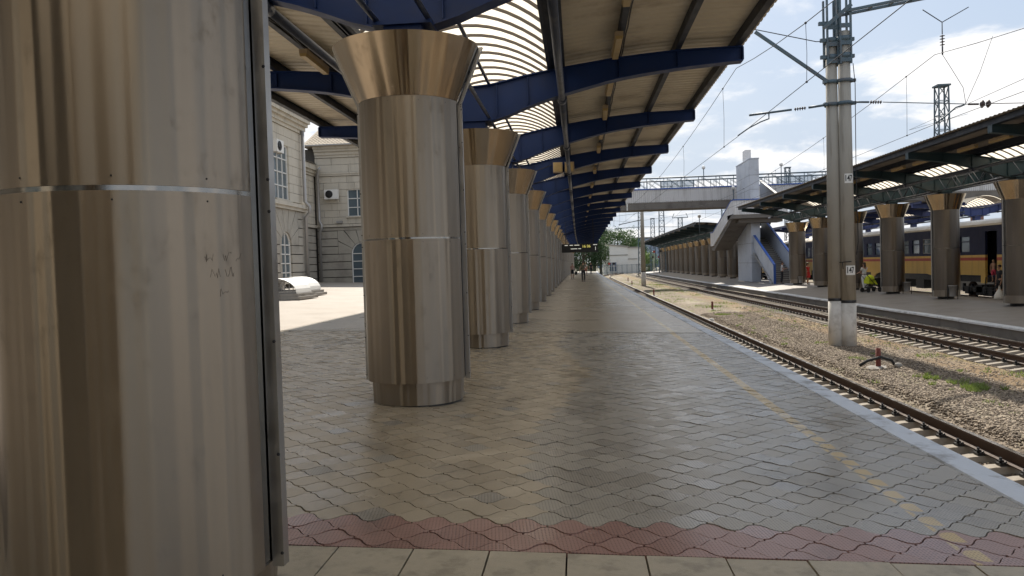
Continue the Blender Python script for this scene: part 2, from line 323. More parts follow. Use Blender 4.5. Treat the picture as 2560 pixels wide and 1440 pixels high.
# ------------------------------------------------------------------ mesh helpers
class MB:
    def __init__(s): s.v = []; s.f = []; s.m = []; s.sm = []; s.mi = 0
    def face(s, idx, sm=False): s.f.append(tuple(idx)); s.m.append(s.mi); s.sm.append(sm)
    def box(s, a, b_):
        x0, y0, z0 = a; x1, y1, z1 = b_; n = len(s.v)
        s.v += [(x0,y0,z0),(x1,y0,z0),(x1,y1,z0),(x0,y1,z0),(x0,y0,z1),(x1,y0,z1),(x1,y1,z1),(x0,y1,z1)]
        for q in ((3,2,1,0),(4,5,6,7),(0,1,5,4),(1,2,6,5),(2,3,7,6),(3,0,4,7)): s.face([n+i for i in q])
        return s
    def cbox(s, c, d, M=None):
        a = [c[i]-d[i]/2 for i in range(3)]; b_ = [c[i]+d[i]/2 for i in range(3)]
        n = len(s.v); s.box(a, b_)
        if M:
            cc = Vector(c)
            for i in range(n, len(s.v)): s.v[i] = tuple(cc + M @ (Vector(s.v[i])-cc))
        return s
    def bar(s, p, q, w, h=None, up=(0,0,1)):
        """rectangular bar from p to q"""
        h = h or w; p = Vector(p); q = Vector(q); d = (q-p).normalized(); u = Vector(up)
        if abs(d.dot(u)) > 0.98: u = Vector((1,0,0))
        r = d.cross(u).normalized(); u = r.cross(d); n = len(s.v)
        for e in (p, q):
            for a, b_ in ((-1,-1),(1,-1),(1,1),(-1,1)): s.v.append(tuple(e + r*(a*w/2) + u*(b_*h/2)))
        for k in range(4): s.face((n+k, n+(k+1)%4, n+4+(k+1)%4, n+4+k))
        s.face((n+3,n+2,n+1,n)); s.face((n+4,n+5,n+6,n+7)); return s
    def tube(s, pts, r, seg=8, cap=True):
        pts = [Vector(p) for p in pts]; rs = r if isinstance(r, (list, tuple)) else [r]*len(pts); n = len(s.v); prev = None
        for i, p in enumerate(pts):
            d = (pts[min(i+1, len(pts)-1)] - pts[max(i-1, 0)]).normalized()
            if prev is None:
                a = Vector((0,0,1)) if abs(d.z) < 0.9 else Vector((1,0,0)); e = d.cross(a).normalized()
            else: e = (prev - d*prev.dot(d)).normalized()
            prev = e; f = d.cross(e)
            for k in range(seg):
                t = 2*math.pi*k/seg; s.v.append(tuple(p + (e*math.cos(t) + f*math.sin(t))*rs[i]))
        for i in range(len(pts)-1):
            for k in range(seg):
                a = n+i*seg+k; b_ = n+i*seg+(k+1)%seg; s.face((a, b_, b_+seg, a+seg), True)
        if cap:
            s.face([n+k for k in range(seg)][::-1]); s.face([n+(len(pts)-1)*seg+k for k in range(seg)])
        return s
    def lathe(s, prof, seg=32, a0=0.0, a1=2*math.pi, c=(0,0,0), sm=True, caps=False):
        full = abs(a1-a0-2*math.pi) < 1e-6; n = len(s.v); m = seg if full else seg+1
        for r, z in prof:
            for k in range(m):
                t = a0+(a1-a0)*k/seg; s.v.append((c[0]+r*math.cos(t), c[1]+r*math.sin(t), c[2]+z))
        for i in range(len(prof)-1):
            for k in range(seg):
                a = n+i*m+k; b_ = n+i*m+(k+1) % m; s.face((a, b_, b_+m, a+m), sm)
        if caps and full:
            s.face([n+k for k in range(m)][::-1]); s.face([n+(len(prof)-1)*m+k for k in range(m)])
        return s
    def ext(s, poly, f0, f1, side=True):
        """extrude polygon poly (2d) between maps f0(p) and f1(p)"""
        n = len(s.v); k = len(poly)
        s.v += [tuple(f0(p)) for p in poly] + [tuple(f1(p)) for p in poly]
        s.face(range(n, n+k)); s.face(list(range(n+k, n+2*k))[::-1])
        if side:
            for i in range(k): s.face((n+i, n+k+i, n+k+(i+1)%k, n+(i+1)%k))
        return s
    def ball(s, c, r, seg=10, ring=6):
        sx, sy, sz = r if isinstance(r, (list, tuple)) else (r, r, r); n = len(s.v)
        s.v.append((c[0], c[1], c[2]-sz))
        for i in range(1, ring):
            t = -math.pi/2+math.pi*i/ring
            for k in range(seg): p = 2*math.pi*k/seg; s.v.append((c[0]+sx*math.cos(t)*math.cos(p), c[1]+sy*math.cos(t)*math.sin(p), c[2]+sz*math.sin(t)))
        s.v.append((c[0], c[1], c[2]+sz)); e = len(s.v)-1
        for k in range(seg):
            s.face((n, n+1+(k+1)%seg, n+1+k), True); s.face((e, e-seg+k, e-seg+(k+1)%seg), True)
            for i in range(ring-2): a = n+1+i*seg+k; b_ = n+1+i*seg+(k+1)%seg; s.face((a, b_, b_+seg, a+seg), True)
        return s
    def mesh(s, name, mats):
        me = bpy.data.meshes.new(name); me.from_pydata(s.v, [], s.f)
        for m in (mats if isinstance(mats, (list, tuple)) else [mats]): me.materials.append(m)
        me.polygons.foreach_set('material_index', s.m); me.polygons.foreach_set('use_smooth', s.sm); me.update(); return me
    def obj(s, name, mats, parent=None, loc=None, rot=None):
        return link(name, s.mesh(name, mats), parent, loc, rot)
def link(name, me, parent=None, loc=None, rot=None):
    o = bpy.data.objects.new(name, me); COL.objects.link(o)
    if parent is not None: o.parent = parent
    if loc is not None: o.location = loc
    if rot is not None: o.rotation_euler = rot
    return o
def tag(o, label, cat, group=None, kind='thing'):
    o['label'] = label; o['category'] = cat
    if kind: o['kind'] = kind
    if group: o['group'] = group
    return o
def thing(name, label, cat, loc=(0,0,0), rotz=0.0, group=None):
    o = link(name, None, None, loc, (0,0,rotz)); o.empty_display_size = 0.2
    return tag(o, label, cat, group)
def struct(o): o['kind'] = 'structure'; return o
def dup(root, loc, rotz, label, group=None):
    r = root.copy(); COL.objects.link(r); r.location = loc; r.rotation_euler = (0,0,rotz); r['label'] = label
    if group: r['group'] = group
    for ch in list(root.children):
        c = ch.copy(); COL.objects.link(c); c.parent = r
        for g_ in list(ch.children):
            d_ = g_.copy(); COL.objects.link(d_); d_.parent = c
    return r
def textmesh(txt, size, name, mat, parent, M, depth=0.003):
    cu = bpy.data.curves.new(name, 'FONT'); cu.body = txt; cu.size = size; cu.align_x = 'CENTER'; cu.align_y = 'CENTER'; cu.extrude = depth
    o = bpy.data.objects.new(name, cu); COL.objects.link(o)
    me = bpy.data.meshes.new_from_object(o.evaluated_get(bpy.context.evaluated_depsgraph_get()))
    bpy.data.objects.remove(o); me.materials.clear(); me.materials.append(mat); me.transform(M)
    return link(name, me, parent)
ORD = ['first','second','third','fourth','fifth','sixth','seventh','eighth','ninth','tenth','eleventh','twelfth','thirteenth','fourteenth','fifteenth',
       'sixteenth','seventeenth','eighteenth','nineteenth','twentieth','twenty-first','twenty-second','twenty-third','twenty-fourth','twenty-fifth','twenty-sixth','twenty-seventh']
def bend(y): return max(0.0, y-70.0)**2/10000.0            # the near platform curves gently away
TILT = 0.028                                                # cross fall of the near platform
def pz(x): return -TILT*x

# ------------------------------------------------------------------ ground and platforms
gm = MB(); N = 40
for i in range(N+1):
    for j in range(N+1): gm.v.append((-1500+3000*i/N, -300+3000*j/N, -1.42))
for i in range(N):
    for j in range(N): a = i*(N+1)+j; gm.face((a, a+N+1, a+N+2, a+1))
struct(gm.obj('ground', GROUND))

Y_J = 17.92                                                 # expansion joint across the near platform
plat = MB()
plat.box((-7.2, -30, -1.4), (2.86, 3.40, 0.0)); plat.mi = 1
plat.box((-7.2, 3.40, -1.4), (2.86, Y_J, -0.034)); plat.mi = 2
ys = list(np.linspace(Y_J+0.10, 158, 48)); n = len(plat.v)
for y in ys:
    b0 = bend(y); plat.v += [(-7.2, y, 0), (2.86+b0, y, 0), (2.86+b0, y, -1.4), (-7.2, y, -1.4)]
for i in range(len(ys)-1):
    a = n+4*i
    plat.face((a, a+1, a+5, a+4)); plat.face((a+1, a+2, a+6, a+5)); plat.face((a+3, a, a+4, a+7))
plat.face((n, n+3, n+2, n+1))
a = n+4*(len(ys)-1); b0 = bend(158)
q = len(plat.v); plat.v += [(-7.2, 172, -1.2), (1.5+b0, 172, -1.2)]       # end ramp
plat.face((a, a+1, q+1, q)); plat.face((a+1, a+2, q+1))
platform = struct(plat.obj('platform', [SLAB, MORTAR, PAV_FAR])); platform.rotation_euler = (0, TILT, 0)
plz = MB().box((-70, -60, -1.4), (-7.21, 165, -0.004))
plaza = struct(plz.obj('plaza', PLAZA)); plaza.rotation_euler = (0, TILT, 0)

# kerb stones along the platform edge
kerbs = {}
y = -11.0; k = 0
while y < 157:
    L = 2.98
    kb = MB(); w = 0.004*math.sin(k*2.3)
    kb.ext([(2.872+w, -0.30), (3.14+w, -0.30), (3.14+w, -0.012), (3.125+w, 0.004), (2.885+w, 0.004), (2.872+w, -0.008)], lambda p: (p[0], 0, p[1]), lambda p: (p[0], L, p[1]))
    if 'm' not in kerbs: kerbs['m'] = kb.mesh('kerb_stone', KERB)
    o = link('kerb_stone', kerbs['m'], platform, (bend(y), y, 0.002*math.sin(k*1.7)), (0, 0, -math.atan((bend(y+3)-bend(y))/3)))
    y += 3.0; k += 1

# ogee pavers
A = 0.14
half = [(-1,.085),(-.76,.16),(-.57,.38),(-.43,.62),(-.24,.84)]
quart = half
top = quart + [(0,.915)] + [(-x, y_) for x, y_ in quart[::-1]]
OUT = top + [(x, -y_) for x, y_ in top[::-1]]
def clip(poly, a, b_, c):                                    # keep a*x+b*y<=c
    out = []
    for i in range(len(poly)):
        p, q = poly[i], poly[(i+1) % len(poly)]; dp = a*p[0]+b_*p[1]-c; dq = a*q[0]+b_*q[1]-c
        if dp <= 0: out.append(p)
        if dp*dq < 0: t = dp/(dp-dq); out.append((p[0]+(q[0]-p[0])*t, p[1]+(q[1]-p[1])*t))
    return out
def paver_geo(mb, poly, cx, cy, tx, ty, dz, gap=0.974):
    n = len(mb.v); k = len(poly); mx_ = sum(p[0] for p in poly)/k; my_ = sum(p[1] for p in poly)/k
    for sc, z in ((gap, -0.030), (gap*0.982, 0.0)):
        for p in poly:
            x = mx_+(p[0]-mx_)*sc; y_ = my_+(p[1]-my_)*sc
            mb.v.append((cx+x, cy+y_, z+dz+x*tx+y_*ty if z > -0.02 else z))
    for r in range(1):
        for i in range(k): a = n+r*k+i; b_ = n+r*k+(i+1) % k; mb.face((a, b_, b_+k, a+k))
    mb.face(range(n+k, n+2*k))
TILE0 = [(x*A, y_*A) for x, y_ in OUT][::-1]
Y0 = 4.225
cands = []
j = 0
while Y0 + j*A < Y_J + A:
    yc = Y0 + j*A; i0 = int(-7.2/(2*A))-1
    for i in range(i0, int(2.9/(2*A))+2):
        xc = 2*A*i + (A if j % 2 else 0) + 0.05
        if xc < -7.2 or xc > 2.87+A: continue
        poly = TILE0
        if j == 0: poly = clip(poly, 0, -1, 0.0)
        if xc+A > 2.866: poly = clip(poly, 1, 0, 2.866-xc)
        if yc+A > Y_J-0.01: poly = clip(poly, 0, 1, Y_J-0.01-yc)
        if len(poly) < 4: continue
        if max(p[0] for p in poly)-min(p[0] for p in poly) < 0.03: continue
        mat = PAV_R if j <= 3 else (PAV_G if (xc > -0.18+0.25*math.sin(yc*0.7) or (i*7+j*3) % 23 == 0) else PAV_S)
        cands.append((yc, xc, poly, mat, poly is TILE0))
    j += 1
vis = sorted([c for c in cands if c[1] > -0.40*c[0]+0.05 and c[1] < 0.56*c[0]], key=lambda c: c[0])[:300]
vset = set(id(c) for c in vis)
shared = {}
for c in vis:
    yc, xc, poly, mat, full = c
    if full:
        if mat.name not in shared:
            mb = MB(); paver_geo(mb, poly, 0, 0, 0, 0, 0); shared[mat.name] = mb.mesh('paver', mat)
        me = shared[mat.name]
    else:
        mb = MB(); paver_geo(mb, poly, 0, 0, 0, 0, 0); me = mb.mesh('paver', mat)
    link('paver', me, platform, (xc, yc, random.uniform(-.004, .001)), (random.gauss(0, .010), random.gauss(0, .010), 0))
rest = MB()
for c in cands:
    if id(c) in vset: continue
    yc, xc, poly, mat, full = c
    rest.mi = {'grey_paver': 0, 'smooth_paver': 1, 'red_paver': 2}[mat.name]
    paver_geo(rest, poly, xc, yc, random.gauss(0, .010), random.gauss(0, .010), random.uniform(-.004, .001))
o = rest.obj('paving', [PAV_G, PAV_S, PAV_R], platform); o['kind'] = 'stuff'
# big slabs across the foreground
for r, (ya, yb) in enumerate(((3.602, 4.212), (3.41, 3.592))):
    for i in range(-8, 8):
        xa = -0.10+0.43*i+ (0.2 if r else 0); xb = xa+0.42
        if xa > 2.86: continue
        link('stone_slab', MB().box((0, 0, -0.03), (min(xb, 2.862)-xa, yb-ya, 0.0)).mesh('stone_slab', SLAB), platform, (xa, ya, random.uniform(-.003, 0)), (random.gauss(0, .002), random.gauss(0, .002), 0))

# second platform (low) with pale kerb
P2E, P2Z, P2X, P2B = 13.15, -0.74, 16.85, -0.50
p2 = MB(); ys = list(np.linspace(-12, 172, 70)); n = 0
prof2 = [(P2E+0.32, P2Z), (P2X, P2B), (20.35, P2Z+0.02), (20.35, -1.4), (P2E+0.32, -1.4)]
for y in ys:
    for x, z in prof2: p2.v.append((x+bend(y), y, z))
for i in range(len(ys)-1):
    for q in range(5): a = i*5+q; b_ = i*5+(q+1) % 5; p2.face((a, a+5, b_+5, b_))
p2.face((0,1,2,3,4)); m_ = (len(ys)-1)*5; p2.face((m_+4,m_+3,m_+2,m_+1,m_))
platform2 = struct(p2.obj('far_platform', PLAT2))
kmesh = MB().ext([(0,-0.075),(0.33,-0.075),(0.33,0.003),(0.02,0.0),(0,-0.02)], lambda p: (p[0],0,p[1]), lambda p: (p[0],3.96,p[1])).mesh('kerb_stone', KERB2)
ew = MB()
for i, y in enumerate(np.linspace(-12, 172, 70)): ew.v += [(P2E+.05+bend(y), y, -1.4), (P2E+.05+bend(y), y, P2Z-.07), (P2E+.33+bend(y), y, P2Z-.07)]
for i in range(69): a = 3*i; ew.face((a,a+3,a+4,a+1)); ew.face((a+1,a+4,a+5,a+2))
ew.obj('edge_wall', CONC_DARK, platform2)
y = 8.0; k = 0
while y < 168:
    link('kerb_stone', kmesh, platform2, (P2E+bend(y)+0.012*math.sin(k*1.9), y, P2Z+0.006*math.sin(k*2.7)), (0,0,-math.atan((bend(y+4)-bend(y))/4))); y += 4.0; k += 1

# ------------------------------------------------------------------ tracks
RZ = -0.95
def tbend(y):                                               # the tracks swing right beyond the platform end
    b_ = bend(y)*0.5
    if y > 138: b_ += (y-138)**2/560.0
    return b_
def bedz(x, y):
    d = np.minimum(np.abs(x-4.655), np.abs(x-11.40)); t = np.clip((1.75-d)/.45, 0, 1); t = t*t*(3-2*t)
    return -1.105+.018*np.sin(y*.9+x*2)+.012*np.sin(y*2.3-x*3)-.155*t
bed = MB(); ys = list(np.concatenate([np.linspace(-6, 60, 133), np.linspace(62, 250, 60)])); xs = list(np.linspace(2.9, 13.4, 43))
for y in ys:
    for x in xs:
        u = (x-2.9)/10.5
        z = float(bedz(np.array(x), np.array(y)))
        bed.v.append((x+tbend(y), y, z))
nx = len(xs)
for i in range(len(ys)-1):
    for k in range(nx-1): a = i*nx+k; bed.face((a, a+1, a+nx+1, a+nx), True)
struct(bed.obj('ballast', BALL))
bd3 = MB().box((20.36, -10, -1.4), (27.5, 240, -1.14)); struct(bd3.obj('ballast_bed', BALL))

def railprof():                                              # P65 like section, head up at z=0
    return [(-.037,0),(.037,0),(.037,-.035),(.010,-.048),(.009,-.145),(.075,-.162),(.075,-.18),(-.075,-.18),(-.075,-.162),(-.009,-.145),(-.010,-.048),(-.037,-.035)]
sl_m = MB()
secs = [(-1.35,.15,.150),(-1.05,.16,.19),(-.80,.15,.212),(-.58,.145,.205),(-.30,.125,.160),(0,.12,.145),(.30,.125,.160),(.58,.145,.205),(.80,.15,.212),(1.05,.16,.19),(1.35,.15,.150)]
for x, w, h in secs: sl_m.v += [(x,-w,-.23),(x,w,-.23),(x,w*.58,h-.23),(x,-w*.58,h-.23)]
for i in range(len(secs)-1):
    for q in range(4): a = i*4+q; b_ = i*4+(q+1)%4; sl_m.face((a, a+4, b_+4, b_))
sl_m.face((0,1,2,3)); sl_m.face((43,42,41,40))
SLM = sl_m.mesh('sleeper', SLEEPER)
fm = MB()
for sx in (-1, 1):
    fm.box((sx*.11-.05, -.06, -.018), (sx*.11+.05, .06, .012)); fm.tube([(sx*.125, 0, .01), (sx*.125, 0, .085)], .017, 6); fm.box((sx*.125-.03, -.03, .03), (sx*.125+.03, .03, .052))
    fm.tube([(sx*.10, -.045, .01), (sx*.075, -.045, .04)], .012, 5); fm.tube([(sx*.10, .045, .01), (sx*.075, .045, .04)], .012, 5)
FASM = fm.mesh('rail_clip', BLACK)
def clip_stuff(o): o['kind'] = 'stuff'; return o
def track(label, xc, bendf, y0, y1, s0, s1, clips):
    t = thing('railway_track', label, 'railway track', (0,0,0))
    ys = list(np.concatenate([np.arange(y0, min(y1, 120), 3.0), np.arange(max(y0, 120), y1, 4.0)]))
    for sx in (-1, 1):
        rb = MB(); rp = railprof(); k = len(rp)
        for y in ys:
            sl_ = (bendf(y+.5)-bendf(y-.5)); c, s_ = 1/math.hypot(1, sl_), sl_/math.hypot(1, sl_)
            for x, z in rp: rb.v.append((xc+bendf(y)+c*(sx*.8+x), y-s_*(sx*.8+x), RZ+z))
        for i in range(len(ys)-1):
            for q in range(k): 
                rb.mi = 1 if q == 0 else 0
                a = i*k+q; b_ = i*k+(q+1)%k; rb.face((a, b_, b_+k, a+k))
        rb.mi = 0; rb.face(range(k)); rb.face(range((len(ys)-1)*k, len(ys)*k))
        rb.obj('rail', [RUST, RAILTOP], t)
    y = s0; i = 0
    while y < s1:
        sl_ = bendf(y+.5)-bendf(y-.5)
        so_ = link('sleeper', SLM, t, (xc+bendf(y), y, RZ-.18+random.uniform(-.006,.004)), (0, 0, -math.atan(sl_)+random.gauss(0,.008)))
        if y < clips:
            for sx in (-1, 1): clip_stuff(link('rail_clip', FASM, so_, (sx*.8, 0, 0)))
        y += 0.55; i += 1
    return t
track('near railway track running along the platform edge', 4.655, tbend, 2, 262, 7.0, 90, 62)
track('second railway track beside the low far platform', 11.40, tbend, 4, 262, 14.0, 120, 70)
track('third railway track under the blue and yellow train', 22.15, bend, 8, 170, 20.0, 100, 20)

# loose ballast stones (nobody could count them)
def stones(name, n, xr, yr, zf, smin, smax, mat, ybias=1.0):
    base = np.array([(1,0,0),(-1,0,0),(0,1,0),(0,-1,0),(0,0,1),(0,0,-1)], float)
    tri = np.array([(0,2,4),(2,1,4),(1,3,4),(3,0,4),(2,0,5),(1,2,5),(3,1,5),(0,3,5)])
    x = RNG.uniform(*xr, n); y = yr[0]+(yr[1]-yr[0])*RNG.random(n)**ybias
    s = RNG.uniform(smin, smax, n)
    V = base[None]*(s[:,None,None]*RNG.uniform(.6,1.15,(n,6,1))) * RNG.uniform(.7,1.2,(n,1,3))
    ang = RNG.uniform(0, 6.28, (n,3)); ca, sa = np.cos(ang), np.sin(ang)
    X, Y_, Z = V[...,0].copy(), V[...,1].copy(), V[...,2].copy()
    X, Y_ = X*ca[:,0:1]-Y_*sa[:,0:1], X*sa[:,0:1]+Y_*ca[:,0:1]
    Y_, Z = Y_*ca[:,1:2]-Z*sa[:,1:2], Y_*sa[:,1:2]+Z*ca[:,1:2]
    V = np.stack([X+x[:,None], Y_+y[:,None], Z*.75+zf(x,y)[:,None]], -1).reshape(-1,3)
    F = (tri[None]+6*np.arange(n)[:,None,None]).reshape(-1,3)
    me = bpy.data.meshes.new(name); me.vertices.add(len(V)); me.vertices.foreach_set('co', V.ravel())
    me.loops.add(F.size); me.loops.foreach_set('vertex_index', F.ravel().astype(np.int32))
    me.polygons.add(len(F)); me.polygons.foreach_set('loop_start', np.arange(0, F.size, 3, dtype=np.int32)); me.polygons.foreach_set('loop_total', np.full(len(F), 3, np.int32))
    me.materials.append(mat); me.update(); me.validate()
    o = link(name, me); o['kind'] = 'stuff'; o['label'] = 'loose grey brown ballast stones between the tracks'; return o
stones('gravel', 44000, (5.5, 8.6), (7.5, 40), bedz, .020, .046, GRAVEL, 1.35)
stones('gravel', 5000, (8.6, 9.8), (9, 44), bedz, .015, .040, GRAVEL, 1.2)
stones('gravel', 12000, (3.2, 5.5), (7, 40), bedz, .02, .042, GRAVEL, 1.3)
stones('gravel', 12000, (9.8, 13.0), (16, 48), bedz, .02, .042, GRAVEL, 1.2)

# grass tufts between the tracks
gb = MB()
def tuft(x, y, r, n, h):
    for _ in range(n):
        a = random.uniform(0, 6.28); d = r*math.sqrt(random.random()); px, py = x+d*math.cos(a), y+d*math.sin(a)
        b_ = random.uniform(0, 6.28); w = .012; hh = h*random.uniform(.25, .8); l = hh*random.uniform(.4, 1.5); t = random.uniform(0, 6.28); k = len(gb.v)
        gb.v += [(px-w*math.cos(b_), py-w*math.sin(b_), -1.12), (px+w*math.cos(b_), py+w*math.sin(b_), -1.12), (px+l*math.cos(t), py+l*math.sin(t), -1.09+hh)]; gb.face((k,k+1,k+2))
for a in ((7.75,15.9,.24,300,.13),(7.6,15.6,.12,80,.1),(8.0,16.2,.16,90,.1),(7.75,16.6,.22,110,.12),(7.55,17.3,.16,140,.10),(7.15,20.6,.26,200,.10),(8.3,13.4,.25,120,.09),(7.0,38.5,.40,260,.07),(9.2,21,.4,120,.08),(9.6,17.5,.5,150,.08)): tuft(*a)
for _ in range(60): tuft(random.uniform(6.3,9.8), random.uniform(40,120), random.uniform(.3,1.1), 60, .14)
for _ in range(70): tuft(random.uniform(6.2, 9.9), random.uniform(11, 40), random.uniform(.04, .16), random.randint(8, 30), .10)
o = gb.obj('grass', GRASS); o['kind'] = 'stuff'; o['label'] = 'green grass tufts growing in the gravel between the tracks'

# ------------------------------------------------------------------ steel columns
def column_parts(H1, HT, joint, ST=None, r=.585, rp=.54, hp=.29, rt=.86, floating=False):
    """meshes of one clad column: returns list of (name, mesh)"""
    out = []; g = math.radians(11.5)
    arcs = [(-math.pi+g, -g), (g, math.pi-g)]
    z0 = hp-.02
    for (a0, a1) in arcs:
        for zz in ((z0, joint-.010), (joint+.010, H1)):
            m = MB(); m.lathe([(r, zz[0]), (r, zz[1])], 44, a0, a1, sm=True)
            for z in zz: m.lathe([(r-.01, z), (r, z)], 44, a0, a1, sm=False)
            # shell returns at the two vertical edges
            for aa in (a0, a1):
                k = len(m.v)
                for rr, z in ((r, zz[0]), (r, zz[1]), (r-.03, zz[1]), (r-.03, zz[0])): m.v.append((rr*math.cos(aa), rr*math.sin(aa), z))
                m.face((k,k+1,k+2,k+3))
            out.append(('cladding_panel', m.mesh('cladding_panel', ST or STEEL)))
        m = MB(); m.lathe([(r-.004, joint-.015), (r-.004, joint+.015)], 44, a0, a1); out.append(('joint_band', m.mesh('joint_band', SHINY)))
        m = MB(); m.lathe([(r+.004, H1), (rt, HT)], 44, a0, a1, sm=True); m.lathe([(rt, HT), (rt-.03, HT+.001)], 44, a0, a1, sm=False); out.append(('capital_panel', m.mesh('capital_panel', STEEL_CAP)))
    m = MB()
    for a in np.arange(-170, 190, 34):
        if abs(abs(a)-90) > 85: continue
        for z in (joint-.045, joint+.045, H1-.05, z0+.06): m.ball((r*math.cos(rad(a)), r*math.sin(rad(a)), z), .0042, 6, 4)
    out.append(('rivets', m.mesh('rivets', BLACK)))
    for sx in (0, math.pi):
        m = MB(); m.lathe([(r-.02, z0), (r-.02, H1), (rt-.02, HT)], 4, sx-g*1.05, sx+g*1.05, sm=False); out.append(('recess_strip', m.mesh('recess_strip', MIRROR)))
        m = MB(); c, s_ = math.cos(sx), math.sin(sx)
        m.box((c*r-.016, -.030, z0-.02), (c*r+.020*c+.016*(1 if c > 0 else -1)*0+.016, .030, H1)) if c > 0 else m.box((c*r-.036, -.030, z0-.02), (c*r+.016, .030, H1))
        e = c*(r+.006); t = c*(rt+.006)
        m.ext([(e, H1), (e+c*.03, H1), (t+c*.02, HT), (t-c*.02, HT)], lambda p: (p[0], -.028, p[1]), lambda p: (p[0], .028, p[1]))
        out.append(('edge_trim', m.mesh('edge_trim', STEEL_TRIM)))
        m = MB()
        for z in (z0+.04, .75, 1.25, joint-.07, joint+.07, 2.45, 3.0, H1-.08): m.ball((c*(r+.030), -.032*0-.030, z), .008, 6, 4)
        out.append(('rivets', m.mesh('rivets', BLACK)))
    m = MB()
    if floating:
        m.lathe([(r-.01, hp-.02), (r-.01, .10)], 48); m.lathe([(r-.01, .10), (r-.05, .10)], 48, sm=False); out.append(('base_band', m.mesh('base_band', STEEL)))
        m = MB(); m.lathe([(.34, .12), (.34, -.15)], 32); out.append(('foot', m.mesh('foot', BLACK)))
    else:
        m.lathe([(rp, hp), (rp-.012, .015)], 48); m.lathe([(r-.01, hp-.012), (rp-.01, hp-.012)], 48, sm=False); m.lathe([(rp-.012, .015), (rp-.05, .015)], 48, sm=False); out.append(('plinth', m.mesh('plinth', STEEL)))
        m = MB(); m.lathe([(rp-.03, .03), (rp-.03, -.12)], 40); out.append(('foot', m.mesh('foot', BLACK)))
    m = MB(); m.lathe([(rt-.04, HT-.02), (0.05, HT-.02)], 32); out.append(('cap_plate', m.mesh('cap_plate', BLACK)))
    return out
def put_column(meshes, loc, label, group, rot=0.0):
    t = thing('steel_column', label, 'column', loc, rot, group)
    for n_, me in meshes:
        o = link(n_, me, t)
        if n_ == 'rivets': o['kind'] = 'stuff'
    return t
CX = -1.92
C1 = column_parts(3.46, 4.09, 1.89)
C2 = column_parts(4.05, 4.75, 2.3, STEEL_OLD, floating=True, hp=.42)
COLY = [3.30] + [8.95+5.98*k for k in range(24)]
G1 = 'brushed steel columns in a row along the near platform'
for i, y in enumerate(COLY):
    x = CX+bend(y) if i else -1.955
    lab = ('huge brushed steel column nearest the camera, cut off by the left and upper frame' if i == 0 else
           'brushed steel column with flared top standing just behind the nearest one, fully visible' if i == 1 else
           f'brushed steel column with flared top, {ORD[i]} in the near platform row')
    put_column(C1, (x, y, pz(CX)-.005), lab, G1)
first_column = [o for o in COL.objects if o.get('label', '').startswith('huge brushed')][0]
sc_ = MB(); rs_ = random.Random(3)
for (aa, zz) in ((-35, 1.62), (-27, 1.625), (-21, 1.62), (-33, 1.555), (-26, 1.56), (-29, 1.475)):
    pts = []; a, z = aa-1.6, zz
    for q in range(9): a += rs_.uniform(.1, .8); z = zz+rs_.uniform(-.020, .020); pts.append((.5852*math.cos(rad(a)), .5862*math.sin(rad(a)), z))
    sc_.tube(pts, .0007, 4)
o = sc_.obj('pencil_scribble', STEEL_OLD, first_column); o['kind'] = 'stuff'
for i, y in enumerate((-2.5, -8.5)): put_column(C1, (CX, y, pz(CX)), f'brushed steel column of the near platform, {ORD[i]} one behind the camera', G1)
COL2Y = [13+6*k for k in range(9)]; COL2B = [86+6*k for k in range(14)]
G2 = 'dull steel columns along the far platform'
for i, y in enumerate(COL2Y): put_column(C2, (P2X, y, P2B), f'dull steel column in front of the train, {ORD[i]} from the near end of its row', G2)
for i, y in enumerate(COL2B): put_column(C2, (P2X+bend(y), y, P2B), f'dull steel column beyond the grey stair tower, {ORD[i]} after the tower', G2)

